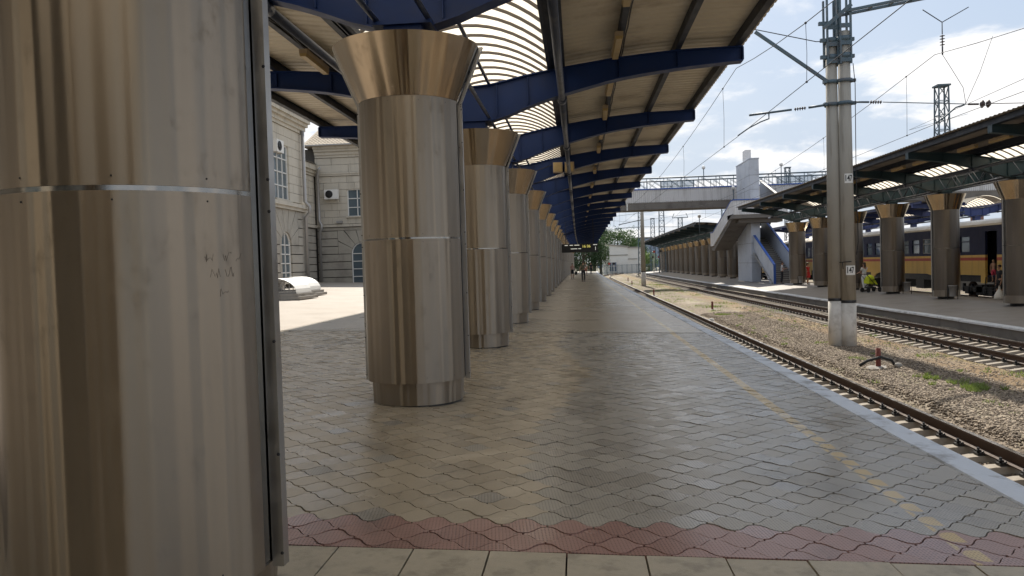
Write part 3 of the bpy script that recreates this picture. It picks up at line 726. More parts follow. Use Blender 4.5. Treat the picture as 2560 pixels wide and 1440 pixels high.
# ------------------------------------------------------------------ canopies
def interp(tab, u):
    u = abs(u)
    for (a, za, ba), (b_, zb, bb) in zip(tab, tab[1:]):
        if u <= b_: t = (u-a)/(b_-a); return za+(zb-za)*t, ba+(bb-ba)*t
    return tab[-1][1], tab[-1][2]
def smooth_tab(tab):
    return tab
def canopy(label, X0, arms, yA, yB, tab, mats, zoff, bendf, near, lattice=False, vault=True, purl=(1.72,2.77,3.9,5.0)):
    MA, MT, MS, MP, MR = mats; hw = tab[-1][0]
    t = thing('platform_canopy', label, 'canopy', (0,0,0))
    us = [i*hw/16 for i in range(-16, 17)]
    def sm(u):      # gently smoothed profile
        d = .25; q = [interp(tab, max(-hw, min(hw, u+k*d))) for k in (-1, 0, 1)]
        return sum(a[0] for a in q)/3, sum(a[1] for a in q)/3
    tops = [(u, sm(u)[0]+zoff) for u in us]; bots = [(u, sm(u)[1]+zoff) for u in us]
    m = MB()
    for i in range(len(us)-1):      # web
        for s_ in (-1, 1):
            k = len(m.v); m.v += [(us[i], s_*.06, bots[i][1]), (us[i+1], s_*.06, bots[i+1][1]), (us[i+1], s_*.06, tops[i+1][1]), (us[i], s_*.06, tops[i][1])]
            m.face((k,k+1,k+2,k+3) if s_ < 0 else (k+3,k+2,k+1,k))
        for P, th in ((tops, .022), (bots, -.022)):
            m.ext([(-.13, 0), (.13, 0), (.13, th), (-.13, th)], lambda p: (P[i][0], p[0], P[i][1]+p[1]), lambda p: (P[i+1][0], p[0], P[i+1][1]+p[1]))
    for s_ in (-1, 1):
        u = s_*hw; m.box((u-.012, -.13, bots[-1][1]), (u+.012, .13, tops[-1][1]))
        for u in (.45, 1.05, 1.75, 2.8, 3.9):
            if u < hw-.2:
                a, b_ = sm(u); m.box((s_*u-.008, -.115, b_+zoff+.02), (s_*u+.008, .115, a+zoff-.02))
    b0 = bots[16][1]
    m.box((-.34, -.30, b0-.02), (.34, .30, b0+.02)); m.box((-.22, -.24, zoff+4.02), (.22, .24, b0))
    AM = m.mesh('roof_beam', MA)
    for y in arms: link('roof_beam', AM, t, (X0+bendf(y), y, 0), (0, 0, -math.atan(bendf(y+.5)-bendf(y-.5))))
    # one 6 m bay of every longitudinal piece, shared by all bays
    pur = [u for u in purl if u < hw-.05] + ([hw-.08] if hw-.08 not in purl else [])
    bay = []
    for s_ in (-1, 1):
        zc_ = sm(2.77)[0]+zoff; cbm = MB()
        cbm.tube([(s_*2.77+.075, 6*q/12, zc_+.06+.018*math.sin(q*2.1)-.012*(q % 3)) for q in range(13)], .013, 5); bay.append(('cable_run', cbm.mesh('cable_run', BLACK)))
        for u in pur:
            z = sm(u)[0]+zoff+.022; w = .05
            p = MB(); p.box((s_*u-w, 0, z), (s_*u+w, 6, z+.012)); p.box((s_*u-.006, 0, z+.012), (s_*u+.006, 6, z+.17)); p.box((s_*u-w, 0, z+.17), (s_*u+w, 6, z+.182))
            p.box((s_*u-w, 0, z+.012), (s_*u-w+.006, 6, z+.17)) if True else None
            bay.append(('purlin', p.mesh('purlin', MT[0])))
        sh = MB(); cols = []
        for c in range(25):
            y0 = c*.25; cols += [(y0, 0), (y0+.12, 0), (y0+.155, .020), (y0+.215, .020)]
        cols = [q for q in cols if q[0] <= 6.0]+[(6.0, 0)]
        uu = [1.58+(hw+.16-1.58)*q/6 for q in range(7)]; k0 = len(sh.v)
        for u in uu:
            z = sm(min(u, hw))[0]+zoff+.212
            for y0, dz in cols: sh.v.append((s_*u, y0, z+dz))
        nc = len(cols)
        for a in range(6):
            for c in range(nc-1): q = k0+a*nc+c; sh.face((q, q+1, q+nc+1, q+nc))
        bay.append(('roof_sheet', sh.mesh('roof_sheet', MS)))
        zg = sm(1.6)[0]+zoff
        fa = MB(); fa.box((s_*1.585-.012, 0, zg+.0), (s_*1.585+.012, 6, zg+.24)); fa.box((s_*1.47-.03, 0, zg+.0), (s_*1.47+.03, 6, zg+.10)); fa.box((s_*1.53-.05, 0, zg+.03), (s_*1.53+.05, 6, zg+.042))
        bay.append(('gutter_board', fa.mesh('gutter_board', MT[0])))
        tb = MB(); tb.tube([(s_*1.70, 0, 4.76+zoff), (s_*1.70, 6, 4.76+zoff)], .062, 10)
        tb.tube([(s_*1.70, -.12, 4.76+zoff), (s_*1.70, .12, 4.76+zoff)], .085, 10); bay.append(('long_tube', tb.mesh('long_tube', MT[1])))
        for uu_, zz in ((.30, 4.44), (.30, 5.12)):
            tb = MB(); tb.tube([(s_*uu_, 0, zz+zoff), (s_*uu_, 6, zz+zoff)], .033, 8); bay.append(('tie_tube', tb.mesh('tie_tube', MT[1])))
        if lattice:
            tb = MB()
            for q in range(8): tb.tube([(s_*.3, q*.75, (4.44 if q % 2 else 5.1)+zoff), (s_*.3, (q+1)*.75, (5.1 if q % 2 else 4.44)+zoff)], .016, 6)
            bay.append(('lattice_tube', tb.mesh('lattice_tube', MT[1])))
    zsp = sm(1.6)[0]+zoff+.10
    arc = [(-1.5+3.0*q/14, zsp+.60*(1-((-1.5+3.0*q/14)/1.5)**2)) for q in range(15)]
    def ribs(m, y):
        for q in range(14):
            a, b_ = arc[q], arc[q+1]; m.bar((a[0], y, a[1]-.02), (b_[0], y, b_[1]-.02), .05, .045)
    def pane(m, ya, yb):
        k = len(m.v)
        for q in range(15):
            m.v += [(arc[q][0], ya, arc[q][1]+.02), (arc[q][0], yb, arc[q][1]+.02)]
        for q in range(14): a = k+2*q; m.face((a, a+1, a+3, a+2), True)
    rm = MB(); ribs(rm, 0); RM = rm.mesh('skylight_rib', MR)
    pn = MB(); pane(pn, 0, .6); PN = pn.mesh('skylight_pane', MP)
    rj = MB(); [ribs(rj, .3+.6*q) for q in range(10)]; RJ = rj.mesh('skylight_ribs', MR)
    pj = MB(); pane(pj, 0, 6); PJ = pj.mesh('skylight_glazing', MP)
    edges = [yA]+[a for a in arms if yA+.3 < a < yB-.3]+[yB]
    for bi, (ya, yb) in enumerate(zip(edges, edges[1:])):
        L = yb-ya; rz = -math.atan((bendf(yb)-bendf(ya))/L); x = X0+bendf(ya)
        for n_, me in bay:
            o = link(n_, me, t, (x, ya, 0), (0, 0, rz)); o.scale = (1, L/6, 1)
        if near[0] <= ya <= near[1]:
            k = max(1, round(L/.6)); st = L/k
            for q in range(k):
                link('skylight_rib', RM, t, (x, ya+(q+.5)*st, 0), (0,0,rz)); o = link('skylight_pane', PN, t, (x, ya+q*st, 0), (0,0,rz)); o.scale = (1, st/.6*.995, 1)
        else:
            for n_, me in (('skylight_ribs', RJ), ('skylight_glazing', PJ)): o = link(n_, me, t, (x, ya, 0), (0,0,rz)); o.scale = (1, L/6, 1)
    return t, sm
TAB1 = [(0,5.04,4.38),(.5,5.10,4.42),(.95,5.22,4.64),(1.7,5.33,4.86),(2.8,5.47,5.12),(3.9,5.55,5.25),(5.1,5.56,5.33)]
TAB2 = [(0,4.95,4.38),(.5,5.02,4.42),(1.0,5.14,4.60),(1.7,5.28,4.84),(2.8,5.42,5.10),(4.1,5.47,5.27)]
canopy('navy framed canopy with cream roof sheets and curved skylight over the near platform', CX, [-32.5,-26.5,-20.5,-14.5,-8.5,-2.5]+COLY, -35, 148.0, TAB1, (NAVY, (NAVY_DARK, TUBE), CREAM, POLY, RIB), 0, bend, (3, 34))
canopy('teal framed canopy with grey roof over the near part of the far platform', P2X, COL2Y, 8, 62.6, TAB2, (TEAL, (NAVY_DARK, TUBE), DULL, POLY, RIB), 0, bend, (22, 56), True)
canopy('long grey canopy over the far platform beyond the stair tower', P2X, COL2B, 84.5, 166, TAB2, (TEAL, (NAVY_DARK, TUBE), DULL, POLY, RIB), 0, bend, (500, 501), True)
canopy('royal blue canopy with arched skylight behind the train', 33.0, [67+6*k for k in range(9)], 65.5, 118, TAB1, (ROYAL, (ROYAL, TUBE), DULL, POLY, RIB), 0.1, bend, (500, 501))
c3 = [put_column(C1, (33.0+bend(67+6*k), 67+6*k, -.3), f'steel column under the royal blue canopy behind the train, {ORD[k]} from its near end', 'columns behind the train') for k in range(9)]
p3 = MB().box((28.5, 50, -1.4), (37.5, 150, -.3)); struct(p3.obj('third_platform', PLAT2))

# fluorescent battens under the purlins
fx = thing('batten_light', '', 'light fitting'); 
h_ = MB().box((-.07, -.62, -.03), (.07, .62, .05)); h_.box((-.03, -.4, .05), (.03, -.34, .12)); h_.box((-.03, .34, .05), (.03, .4, .12)); h_.obj('housing', CREAMBOX, fx)
d_ = MB(); d_.ext([(-.065,-.03),(-.05,-.085),(.05,-.085),(.065,-.03)], lambda p: (p[0],-.64,p[1]), lambda p: (p[0],.64,p[1])); d_.obj('diffuser', LAMPY, fx)
first = True
for bi in range(1, 15):
    ya, yb = COLY[bi-1], COLY[bi]
    for si, sx in enumerate((1, -1)):
        if sx < 0 and bi > 4: continue
        for q, fr in enumerate((.30, .78)):
            y = ya+(yb-ya)*fr; loc = (CX+bend(y)+sx*2.70, y, interp(TAB1, 2.72)[0]-.075)
            lab = f'{"nearer" if q == 0 else "farther"} yellowed batten light on the {"track" if sx > 0 else "station"} side before the {ORD[bi]} column'
            if first: fx.location = loc; fx['label'] = lab; fx['group'] = 'batten lights under the near canopy'; first = False
            else: dup(fx, loc, random.gauss(0,.02), lab, 'batten lights under the near canopy')
for i, y in enumerate(COL2Y[1:]):
    for q, fr in enumerate((2.0, 4.2)):
        dup(fx, (P2X-2.75, y-6+fr, interp(TAB2, 2.75)[0]-.06), 0, f'grey batten light under the teal canopy, {"nearer" if q == 0 else "farther"} one in bay {ORD[i]}', 'batten lights under the teal canopy')
# loudspeakers on the beam of the fourth column
for k, dx in enumerate((1.32, 1.72)):
    y = COLY[4]-.24
    s_ = thing('speaker_box', f'cream loudspeaker box on the navy roof beam, {"inner" if k == 0 else "outer"} of the pair', 'loudspeaker', (CX+dx, y, 4.92))
    MB().box((-.16,-.15,-.17), (.16,.15,.17)).obj('cabinet', CREAMBOX, s_); MB().box((-.13,-.165,-.14), (.13,-.151,.14)).obj('front_grille', LAMPY, s_)
cb = MB(); y = COLY[4]-.2
cb.tube([(CX-.6, y, 4.95), (CX-.1, y, 4.80), (CX+.5, y, 4.83), (CX+1.1, y, 5.02)], .014, 6); tag(cb.obj('cable', RUBBER), 'black cable sagging along the roof beam beside the loudspeaker boxes', 'cable')

# ------------------------------------------------------------------ departure board
DBY = COLY[9]-.6
bx0, bz0 = -1.15, 2.42
db = thing('departure_board', 'black hanging departure board with yellow clock digits and platform number one', 'information board', (bx0+1.3, DBY, bz0))
MB().box((-1.3,-.10,0), (1.3,.10,.62)).obj('casing', BOARD, db)
MB().bar((-1.0,0,.62), (-1.0,0,2.2), .04).bar((1.0,0,.62), (1.0,0,2.45), .04).obj('hanger', BLACK, db)
RX = Matrix.Rotation(rad(90), 4, 'X')
textmesh('16 06', .27, 'clock_digits', LED, db, Matrix.Translation((.48,-.112,.42)) @ RX)
textmesh('1', .36, 'platform_digit', LEDW, db, Matrix.Translation((1.14,-.112,.24)) @ RX)
m = MB()
for xa, xb, z in ((-1.08,-.85,.50),(-.72,-.48,.50),(-.38,-.02,.50),(.98,1.26,.50),(-.65,-.18,.24),(-.10,.10,.24)): m.box((xa,-.112,z), (xb,-.101,z+.05))
m.obj('white_print', LEDW, db)

# ------------------------------------------------------------------ station building on the left
bld = thing('station_building', 'pale stone station building with rusticated ground floor across the plaza', 'building', (0,0,0))
mA = lambda s, z, d: (-19.5+d, s, z)          # wall facing the tracks
mB_ = lambda s, z, d: (-22.8+d, s, z)
mC = lambda s, z, d: (s, 66.0-d, z)           # wing facing the camera
w = MB(); w.box((-34, -40, -.5), (-19.76, 54.1, 12.2)); w.box((-34, 54.1, -.5), (-23.06, 66.2, 10.6)); w.box((-34, 66.26, -.5), (-13.2, 80, 12.35))
w.box((-19.7, -70, -.5), (-8.6, -7, 12.4))     # unseen hall block added behind the camera to darken the steel columns' reflections
w.obj('wall_core', JOINT, bld)
hm_ = MB().box((-19.6,-70,-.2),(-8.4,-6.9,5.9)).box((-19.6,-70,5.95),(-8.45,-6.95,12.3)); hm_.obj('added_hall_wall', STONE2, bld)
hm_ = MB(); [hm_.box((-8.41,y_,.3),(-8.33,y_+2.6,4.6)).box((-8.46,y_,6.6),(-8.38,y_+2.6,10.2)) for y_ in range(-66,-9,4)]; hm_.box((-17,-6.93,.3),(-11,-6.85,4.6)); hm_.obj('added_hall_windows', GLASS, bld)
def wallext(mb, poly, mp, d0, d1): mb.ext(poly, lambda p: mp(p[0], p[1], d0), lambda p: mp(p[0], p[1], d1))
def courses(mp, s0, s1, z0, z1, h, L, holes, mat, name, d=(-.25, 0.0), gap=.012, stagger=True, limit=400):
    """ashlar blocks as parts, cut around openings"""
    z = z0; r = 0
    while z < z1-.05:
        zt = min(z+h, z1); s = s0-(L*.5 if stagger and r % 2 else 0)
        while s < s1:
            spans = [(max(s, s0), min(s+L, s1))]
            for (a, b_, za, zb) in holes:
                if zb <= z+.02 or za >= zt-.02: continue
                ns = []
                for p, q in spans:
                    if b_ <= p or a >= q: ns.append((p, q)); continue
                    if a > p: ns.append((p, a))
                    if b_ < q: ns.append((b_, q))
                spans = ns
            for p, q in spans:
                if q-p < .06: continue
                m = MB(); dd = random.uniform(-.006, .006)
                m.ext([(p+gap, z+gap), (q-gap, z+gap), (q-gap, zt-gap), (p+gap, zt-gap)], lambda t: mp(t[0], t[1], d[0]), lambda t: mp(t[0], t[1], d[1]+dd))
                m.obj(name, mat, bld)
            s += L
        z += h; r += 1
def window(mp, s0, s1, z0, z1, cols, rows, arch=False, d=-.16):
    m = MB(); fw_ = .07; sc = (s0+s1)/2; rr = (s1-s0)/2
    if arch:
        zs = z1-rr; poly = [(s0, z0), (s1, z0)]+[(sc+rr*math.cos(math.pi*k/10), zs+rr*math.sin(math.pi*k/10)) for k in range(11)]
    else: poly = [(s0, z0), (s1, z0), (s1, z1), (s0, z1)]; zs = z1
    win = link('window', None, bld); 
    f = MB()
    def bar(a, b_, w_=fw_): f.bar(mp(*a, d), mp(*b_, d), w_, w_)
    for i in range(len(poly)): bar(poly[i], poly[(i+1) % len(poly)], .09)
    for c in range(1, cols): bar((s0+(s1-s0)*c/cols, z0), (s0+(s1-s0)*c/cols, zs+ (rr*.9 if arch else 0)))
    for r in range(1, rows): bar((s0, z0+(zs-z0)*r/rows), (s1, z0+(zs-z0)*r/rows))
    if arch: bar((s0, zs), (s1, zs))
    # the frame is the part, the glass its sub-part
    fo = f.obj('window', WHITE, bld); bpy.data.objects.remove(win)
    g_ = MB(); wallext(g_, poly, mp, d-.05, d-.03); g_.obj('pane', GLASS, fo)
    si = MB(); wallext(si, [(s0-.15, z0-.12), (s1+.15, z0-.12), (s1+.15, z0-.005), (s0-.15, z0-.005)], mp, -.2, .14); si.obj('sill', STONE, fo)
    return fo
def arch_surround(mp, s0, s1, zs, zt, half):
    """wedge stones round an arched head, filling a rectangle half wide up to zt"""
    sc = (s0+s1)/2; r = (s1-s0)/2; angs = [0, 28, 52, 76, 104, 128, 152, 180]
    def onrect(a):
        c, s_ = math.cos(rad(a)), math.sin(rad(a)); t = min(half/abs(c) if abs(c) > 1e-6 else 1e9, (zt-zs)/s_ if s_ > 1e-6 else 1e9); return (sc+t*c, zs+t*s_)
    for a, b_ in zip(angs, angs[1:]):
        pts = [(sc+r*math.cos(rad(x)), zs+r*math.sin(rad(x))) for x in np.linspace(b_-.8, a+.8, 4)]
        o0, o1 = onrect(a+.8), onrect(b_-.8); mid = []
        for cx_c in (half, -half):
            ca = math.degrees(math.atan2(zt-zs, cx_c))
            if a < ca < b_: mid = [(sc+cx_c, zt)]
        m = MB(); wallext(m, [o0]+mid+[o1]+pts, mp, -.25, random.uniform(-.004,.004)); m.obj('arch_stone', STONE2, bld)
# wall A, pieces only where the photo shows it
hA = [(48.7, 51.3, 6.45, 10.17)]
courses(mA, 44.0, 54.2, 6.45, 11.4, .62, 1.45, hA, STONE, 'stone_block')
hA2 = [(49.5, 51.3, .3, 3.45), (48.2, 52.6, 3.45, 5.85)]
courses(mA, 44.0, 54.2, .35, 5.85, .62, 30, hA2, STONE2, 'stone_course', gap=.030, stagger=False)
arch_surround(mA, 49.5, 51.3, 3.45, 5.85, 2.2)
window(mA, 48.75, 51.25, 6.5, 10.14, 3, 4); window(mA, 49.55, 51.25, .95, 4.30, 2, 4, True)
for s in np.arange(-30, 44, 6.0):
    m = MB(); wallext(m, [(s+.6, 6.5), (s+3.1, 6.5), (s+3.1, 10), (s+.6, 10)], mA, -.255, -.22); m.obj('window_pane', GLASS, bld)
m = MB(); wallext(m, [(-40, .35), (43.98, .35), (43.98, 5.85), (-40, 5.85)], mA, -.25, 0.0); m.obj('ground_floor_wall', STONE2, bld)
for s in np.arange(-36, 44, 6.0): 
    m = MB(); wallext(m, [(s, 6.35), (s+3.4, 6.35), (s+3.4, 11.4), (s, 11.4)], mA, -.25, 0.0); m.obj('wall_pier', STONE, bld)
def mould(mp, s0, s1, z, steps, mat, name='cornice'):
    m = MB()
    for (za, zb, dd) in steps: wallext(m, [(s0, z+za), (s1, z+za), (s1, z+zb), (s0, z+zb)], mp, -.25, dd)
    m.obj(name, mat, bld)
CORN = [(0,.22,.10),(.222,.50,.22),(.502,.72,.42),(.722,.95,.60)]
mould(mA, -40, 54.2, 11.42, CORN, STONE); mould(mA, -40, 54.35, 5.87, [(0,.2,.16),(.202,.46,.30)], STONE, 'string_course')
mould(mB_, 54.6, 65.8, 9.9, [(0,.2,.1),(.202,.45,.25),(.452,.9,.45)], STONE); mould(mB_, 54.6, 65.9, 5.4, [(0,.25,.12)], STONE, 'string_course')
mould(mC, -22.7, -13.0, 11.5, CORN, STONE); mould(mC, -22.7, -13.0, 9.9, [(0,.16,.10),(.162,.3,.16)], STONE, 'string_course'); mould(mC, -22.7, -13.0, 5.45, [(0,.22,.14)], STONE, 'string_course')
# end face of wall A (towards the recess is hidden), wall B, wall C
courses(mB_, 54.3, 65.8, 5.7, 9.88, .62, 1.5, [(57.0, 58.6, 6.94, 8.80)], STONE, 'stone_block')
courses(mB_, 54.3, 65.8, .35, 5.38, .62, 30, [(60.2, 62.0, .3, 2.83), (59.0, 63.2, 2.83, 5.31)], STONE2, 'stone_course', gap=.03, stagger=False)
arch_surround(mB_, 60.2, 62.0, 2.83, 5.31, 2.1)
window(mB_, 57.03, 58.57, 6.97, 8.77, 2, 3); window(mB_, 60.25, 61.95, .9, 3.68, 2, 4, True)
courses(mC, -22.75, -13.1, 5.7, 9.88, .60, 1.4, [(-19.95, -18.2, 6.30, 8.70)], STONE, 'stone_block')
courses(mC, -22.75, -13.1, 10.22, 11.48, .66, 3.0, [], STONE, 'stone_block')
courses(mC, -22.75, -13.1, .35, 5.42, .68, 30, [(-19.75, -17.75, .3, 3.07), (-20.9, -16.6, 3.07, 5.11)], STONE2, 'stone_course', gap=.032, stagger=False)
arch_surround(mC, -19.75, -17.75, 3.07, 5.11, 2.15)
window(mC, -19.92, -18.23, 6.34, 8.67, 2, 3); window(mC, -19.7, -17.8, .4, 4.02, 2, 4, True)
# tiled roof of the wing, and the lower eave of the recess
rf = MB(); n = 0
for r in range(14):
    for c in range(34):
        x0 = -23.4+c*.32; y0 = 65.2+r*.42; z0 = 12.5+r*.20
        rf.ext([(x0,0),(x0+.10,.07),(x0+.22,.07),(x0+.31,0)], lambda p: (p[0], y0, z0+p[1]+.03), lambda p: (p[0], y0+.46, z0+p[1]+.21))
ro = rf.obj('tile_courses', TILE, bld); ro['kind'] = 'stuff'
MB().ext([(65.0,12.44),(72,15.7),(72,12.44)], lambda p: (-23.6,p[0],p[1]), lambda p: (-12.8,p[0],p[1])).obj('roof', TILE, bld)
MB().ext([(-22.2,10.85),(-27,12.2),(-27,10.85)], lambda p: (p[0],54.5,p[1]), lambda p: (p[0],65.2,p[1])).obj('roof', ZINC, bld)
MB().ext([(-18.8,12.42),(-26,15.2),(-34,12.42)], lambda p: (p[0],-40,p[1]), lambda p: (p[0],54.3,p[1])).obj('roof', ZINC, bld)
MB().box((-23.4,65.06,12.43),(-12.9,65.2,12.56)).obj('gutter', ZINC, bld)
for pts in ([(-19.25,53.5,11.6),(-19.25,53.5,6.6),(-18.98,53.6,6.25),(-18.98,53.7,5.8),(-19.3,53.7,5.5),(-19.3,53.7,.6)],
            [(-22.0,65.0,10.5),(-22.4,65.55,10.0),(-22.4,65.65,6.0),(-22.15,65.5,5.6),(-22.15,65.4,5.3),(-22.4,65.65,5.0),(-22.4,65.65,.6)]):
    MB().tube(pts, .13, 8).obj('downpipe', ZINC, bld)
def aircon(label, c, facing, sc=1.0):
    a = thing('air_conditioner', label, 'air conditioner', c, facing)
    MB().box((-.52*sc,-.2,-.36*sc),(.52*sc,.16,.36*sc)).obj('casing', WHITE, a)
    m = MB(); 
    for r in (.12,.19,.26): m.lathe([(r*sc-.012,0),(r*sc+.012,0),(r*sc+.012,.02),(r*sc-.012,.02)], 20)
    m.lathe([(.29*sc,0),(.0,.002)], 20)
    g_ = m.obj('fan_grille', BLACK, a, (-.15*sc,-.225,0), (rad(90),0,0))
    MB().box((-.4,-.15,-.42*sc),(-.34,.3,-.365*sc)).box((.34,-.15,-.42*sc),(.4,.3,-.365*sc)).obj('bracket', ZINC, a)
aircon('white air conditioner on the stone wing facing the camera', (-21.2,65.6,8.27), 0, 1.15)
aircon('white air conditioner beside the tall window behind the nearest column', (-19.1,48.4,9.75), rad(90), 1.1)
MB().box((-20.9,65.7,5.75),(-20.4,65.95,5.95)).obj('wall_lamp', ZINC, bld)

# curved skylight covers on the plaza
def dome(label, x, y):
    z = pz(x); t = thing('skylight_cover', label, 'skylight cover', (x,y,z))
    for k, (dx, zz) in enumerate(((1.25,.0),(1.12,.13))): MB().box((-dx,-.1+k*.1,zz),(dx,2.3-k*.1,zz+.128)).obj('plinth_slab', CONC, t)
    a = [(1.0*math.cos(math.pi*k/12), .30+.66*math.sin(math.pi*k/12)) for k in range(13)]
    m = MB()
    for k in range(12):
        n = len(m.v); p, q = a[k], a[k+1]
        m.v += [(p[0],.15,p[1]),(q[0],.15,q[1]),(q[0],2.1,q[1]),(p[0],2.1,p[1])]; m.face((n,n+1,n+2,n+3), True)
        n = len(m.v); m.v += [(p[0],.15,p[1]-.03),(q[0],.15,q[1]-.03),(q[0],2.1,q[1]-.03),(p[0],2.1,p[1]-.03)]; m.face((n+3,n+2,n+1,n), True)
    m.obj('curved_sheet', WHITE, t)
    f = MB()
    for x0 in (-.8,-.4,0,.4,.8): f.bar((x0,.3,.27),(x0,.3,.3+.66*math.sin(math.acos(max(-1,min(1,x0))))-.03), .03)
    f.bar((-.8,.3,.3),(0,.3,.95),.025); f.bar((.8,.3,.3),(0,.3,.95),.025); f.bar((-1,.3,.28),(1,.3,.28),.04)
    f.obj('end_frame', ZINC, t); MB().box((-.98,.5,.26),(.98,2.0,.30)).obj('glass_pit', BLACK, t)
dome('curved white skylight cover on the plaza in front of the downpipe', -14.35, 36.9)
dome('curved white skylight cover half hidden by the nearest column', -13.55, 33.2)

# ------------------------------------------------------------------ poles and overhead line
def pole(label, x, y, z0, h, r0, r1, white=1.25, plates=(), band=True):
    t = thing('line_pole', label, 'pole', (x,y,z0))
    m = MB(); m.tube([(0,0,-.3),(0,0,white)], [r0, r0-(r0-r1)*white/h], 24); m.obj('white_base', WHITEW, t)
    m = MB(); m.tube([(0,0,white),(0,0,h)], [r0-(r0-r1)*white/h, r1], 24); m.obj('shaft', POLEC, t)
    if band:
        m = MB(); rr = r0-(r0-r1)*white/h+.004; m.lathe([(rr,white-.02),(rr+.002,white+.06),(rr,white+.062)], 24); m.obj('black_band', BLACK, t)
    for z, s_ in plates:
        rr = r0-(r0-r1)*z/h+.008; a0, a1 = rad(-120), rad(-44)
        pl = MB(); pl.lathe([(rr,z-.14),(rr,z+.14)], 12, a0, a1); po = pl.obj('number_plate', WHITE, t)
        # painted figures wrapped on the plate
        cu = bpy.data.curves.new('figures','FONT'); cu.body = '147'; cu.size = .25; cu.align_x = 'CENTER'; cu.align_y = 'CENTER'; cu.extrude = .0015; cu.offset = .006
        o = bpy.data.objects.new('figures', cu); COL.objects.link(o); me = bpy.data.meshes.new_from_object(o.evaluated_get(bpy.context.evaluated_depsgraph_get())); bpy.data.objects.remove(o)
        bm = bmesh.new(); bm.from_mesh(me); bmesh.ops.subdivide_edges(bm, edges=bm.edges[:], cuts=2)
        am = (a0+a1)/2-.12
        for v in bm.verts:
            th = am+v.co.x*.60/rr; r_ = rr+.004+v.co.z; v.co = Vector((r_*math.cos(th), r_*math.sin(th), z+v.co.y))
        bm.to_mesh(me); bm.free(); me.materials.clear(); me.materials.append(BLACK); link('figures', me, po)
    return t
PX, PY = 7.98, 23.95
pA = pole('right concrete mast of the near pair, carrying two 147 number plates', PX+.10, PY, -1.12, 9.4, .235, .165, 1.32, ((2.28,1),(5.02,1)))
pB = pole('left concrete mast of the near pair, half behind its twin', PX-.235, PY+.12, -1.12, 9.1, .215, .155, 1.38)
pC = pole('lone concrete mast with white base farther along the gravel', 7.22, 86.5, -1.12, 9.5, .28, .17, 1.6)
def ins(m, c, d, n=5, r=.062, L=.28):
    c = Vector(c); d = Vector(d).normalized()
    for k in range(n):
        q = c+d*(k/(n-1)-.5)*L; m.tube([q-d*.014, q-d*.002, q+d*.014], [r*.45, r, r*.4], 10)
    m.tube([c-d*L*.62, c+d*L*.62], .016, 6)
# everything bolted to the right pole: in its local frame
def L_(x, y, z): return (x-(PX+.10), y-PY, z+1.12)
m = MB()
for z in (7.55, 8.05):
    for cxx, rr in ((PX+.10,.20),(PX-.235,.19)): m.lathe([(rr,z-.07),(rr+.03,z-.07),(rr+.03,z+.07),(rr,z+.07)], 16, c=L_(cxx, PY if cxx > PX else PY+.12, 0)[:2]+(1.12,))
    m.box(L_(PX-.58,PY-.05,z-.05), L_(PX-.30,PY+.05,z+.05)); m.box(L_(PX+.28,PY-.05,z-.05), L_(PX+.40,PY+.05,z+.05))
for cxx, yy in ((PX+.10,PY),(PX-.235,PY+.12)):
    for dx in (-.15,.15): m.bar(L_(cxx+dx,yy-.17,7.3), L_(cxx+dx,yy-.17,9.3), .075, .05); m.bar(L_(cxx+dx,yy+.17,7.3), L_(cxx+dx,yy+.17,9.3), .075, .05)
    for z in (7.35,7.85,8.35): m.box(L_(cxx-.16,yy-.21,z), L_(cxx+.16,yy-.175,z+.13))
m.bar(L_(PX-.55,PY-.25,8.35), L_(PX+.25,PY-.25,9.0), .07, .11); m.box(L_(PX-.62,PY-.05,8.50), L_(PX-.2,PY+.05,8.60))
m.obj('bracket_frame', BRACKET, pA)
m = MB(); m.bar(L_(PX+.1,PY-.2,8.83), L_(PX+3.6,PY-.2,9.35), .10, .07); m.bar(L_(PX+.1,PY+.2,8.83), L_(PX+3.6,PY+.2,9.35), .10, .07)
for k in range(6): m.bar(L_(PX+.3+k*.6,PY-.2,8.87+k*.09), L_(PX+.3+k*.6,PY+.2,8.87+k*.09), .05)
m.obj('cross_arm', BRACKET, pA)
m = MB()
for z in (6.15, 6.82): 
    for cxx, yy, rr in ((PX+.10,PY,.205),(PX-.235,PY+.12,.19)): m.lathe([(rr,z-.05),(rr+.025,z-.05),(rr+.025,z+.05),(rr,z+.05)], 16, c=L_(cxx,yy,0)[:2]+(1.12,))
    m.box(L_(PX+.26,PY-.06,z-.04), L_(PX+.42,PY+.06,z+.05)); m.box(L_(PX-.50,PY-.06,z-.04), L_(PX-.42,PY+.12,z+.05))
m.obj('collar', BRACKET, pA)
m = MB(); m.bar(L_(PX-.38,PY,6.82), L_(5.50,PY,8.42), .085, .085); m.obj('strut', BRACKET, pA)
m = MB(); m.tube([L_(PX-.4,PY,8.02), L_(PX-.7,PY,8.03), L_(4.5,PY,8.75)], .014, 6); m.obj('stay_rod', WIRE, pA)
m = MB(); m.tube([L_(PX-.40,PY,6.14), L_(PX-.95,PY,6.08)], .036, 8); m.tube([L_(PX-1.45,PY,6.04), L_(5.28,PY,5.93)], .033, 8); m.tube([L_(5.86,PY,5.98), L_(5.86,PY,5.80), L_(5.62,PY,5.72), L_(5.25,PY-.05,5.54), L_(4.92,PY-.05,5.32)], .022, 6); m.obj('pull_off_arm', BRACKET, pA)
m = MB(); ins(m, L_(PX-1.20,PY,6.06), (1,0,.08)); m.obj('insulator', INSUL, pA)
m = MB(); m.tube([L_(PX+.40,PY,6.18), L_(PX+.80,PY,6.16)], .03, 8); m.tube([L_(PX+1.2,PY,6.14), L_(11.55,PY,5.97)], .014, 6); m.tube([L_(11.50,PY,5.95), L_(11.25,PY,5.88), L_(10.9,PY-.05,5.60), L_(10.66,PY-.05,5.44)], .024, 6); m.obj('cross_span_arm', BRACKET, pA)
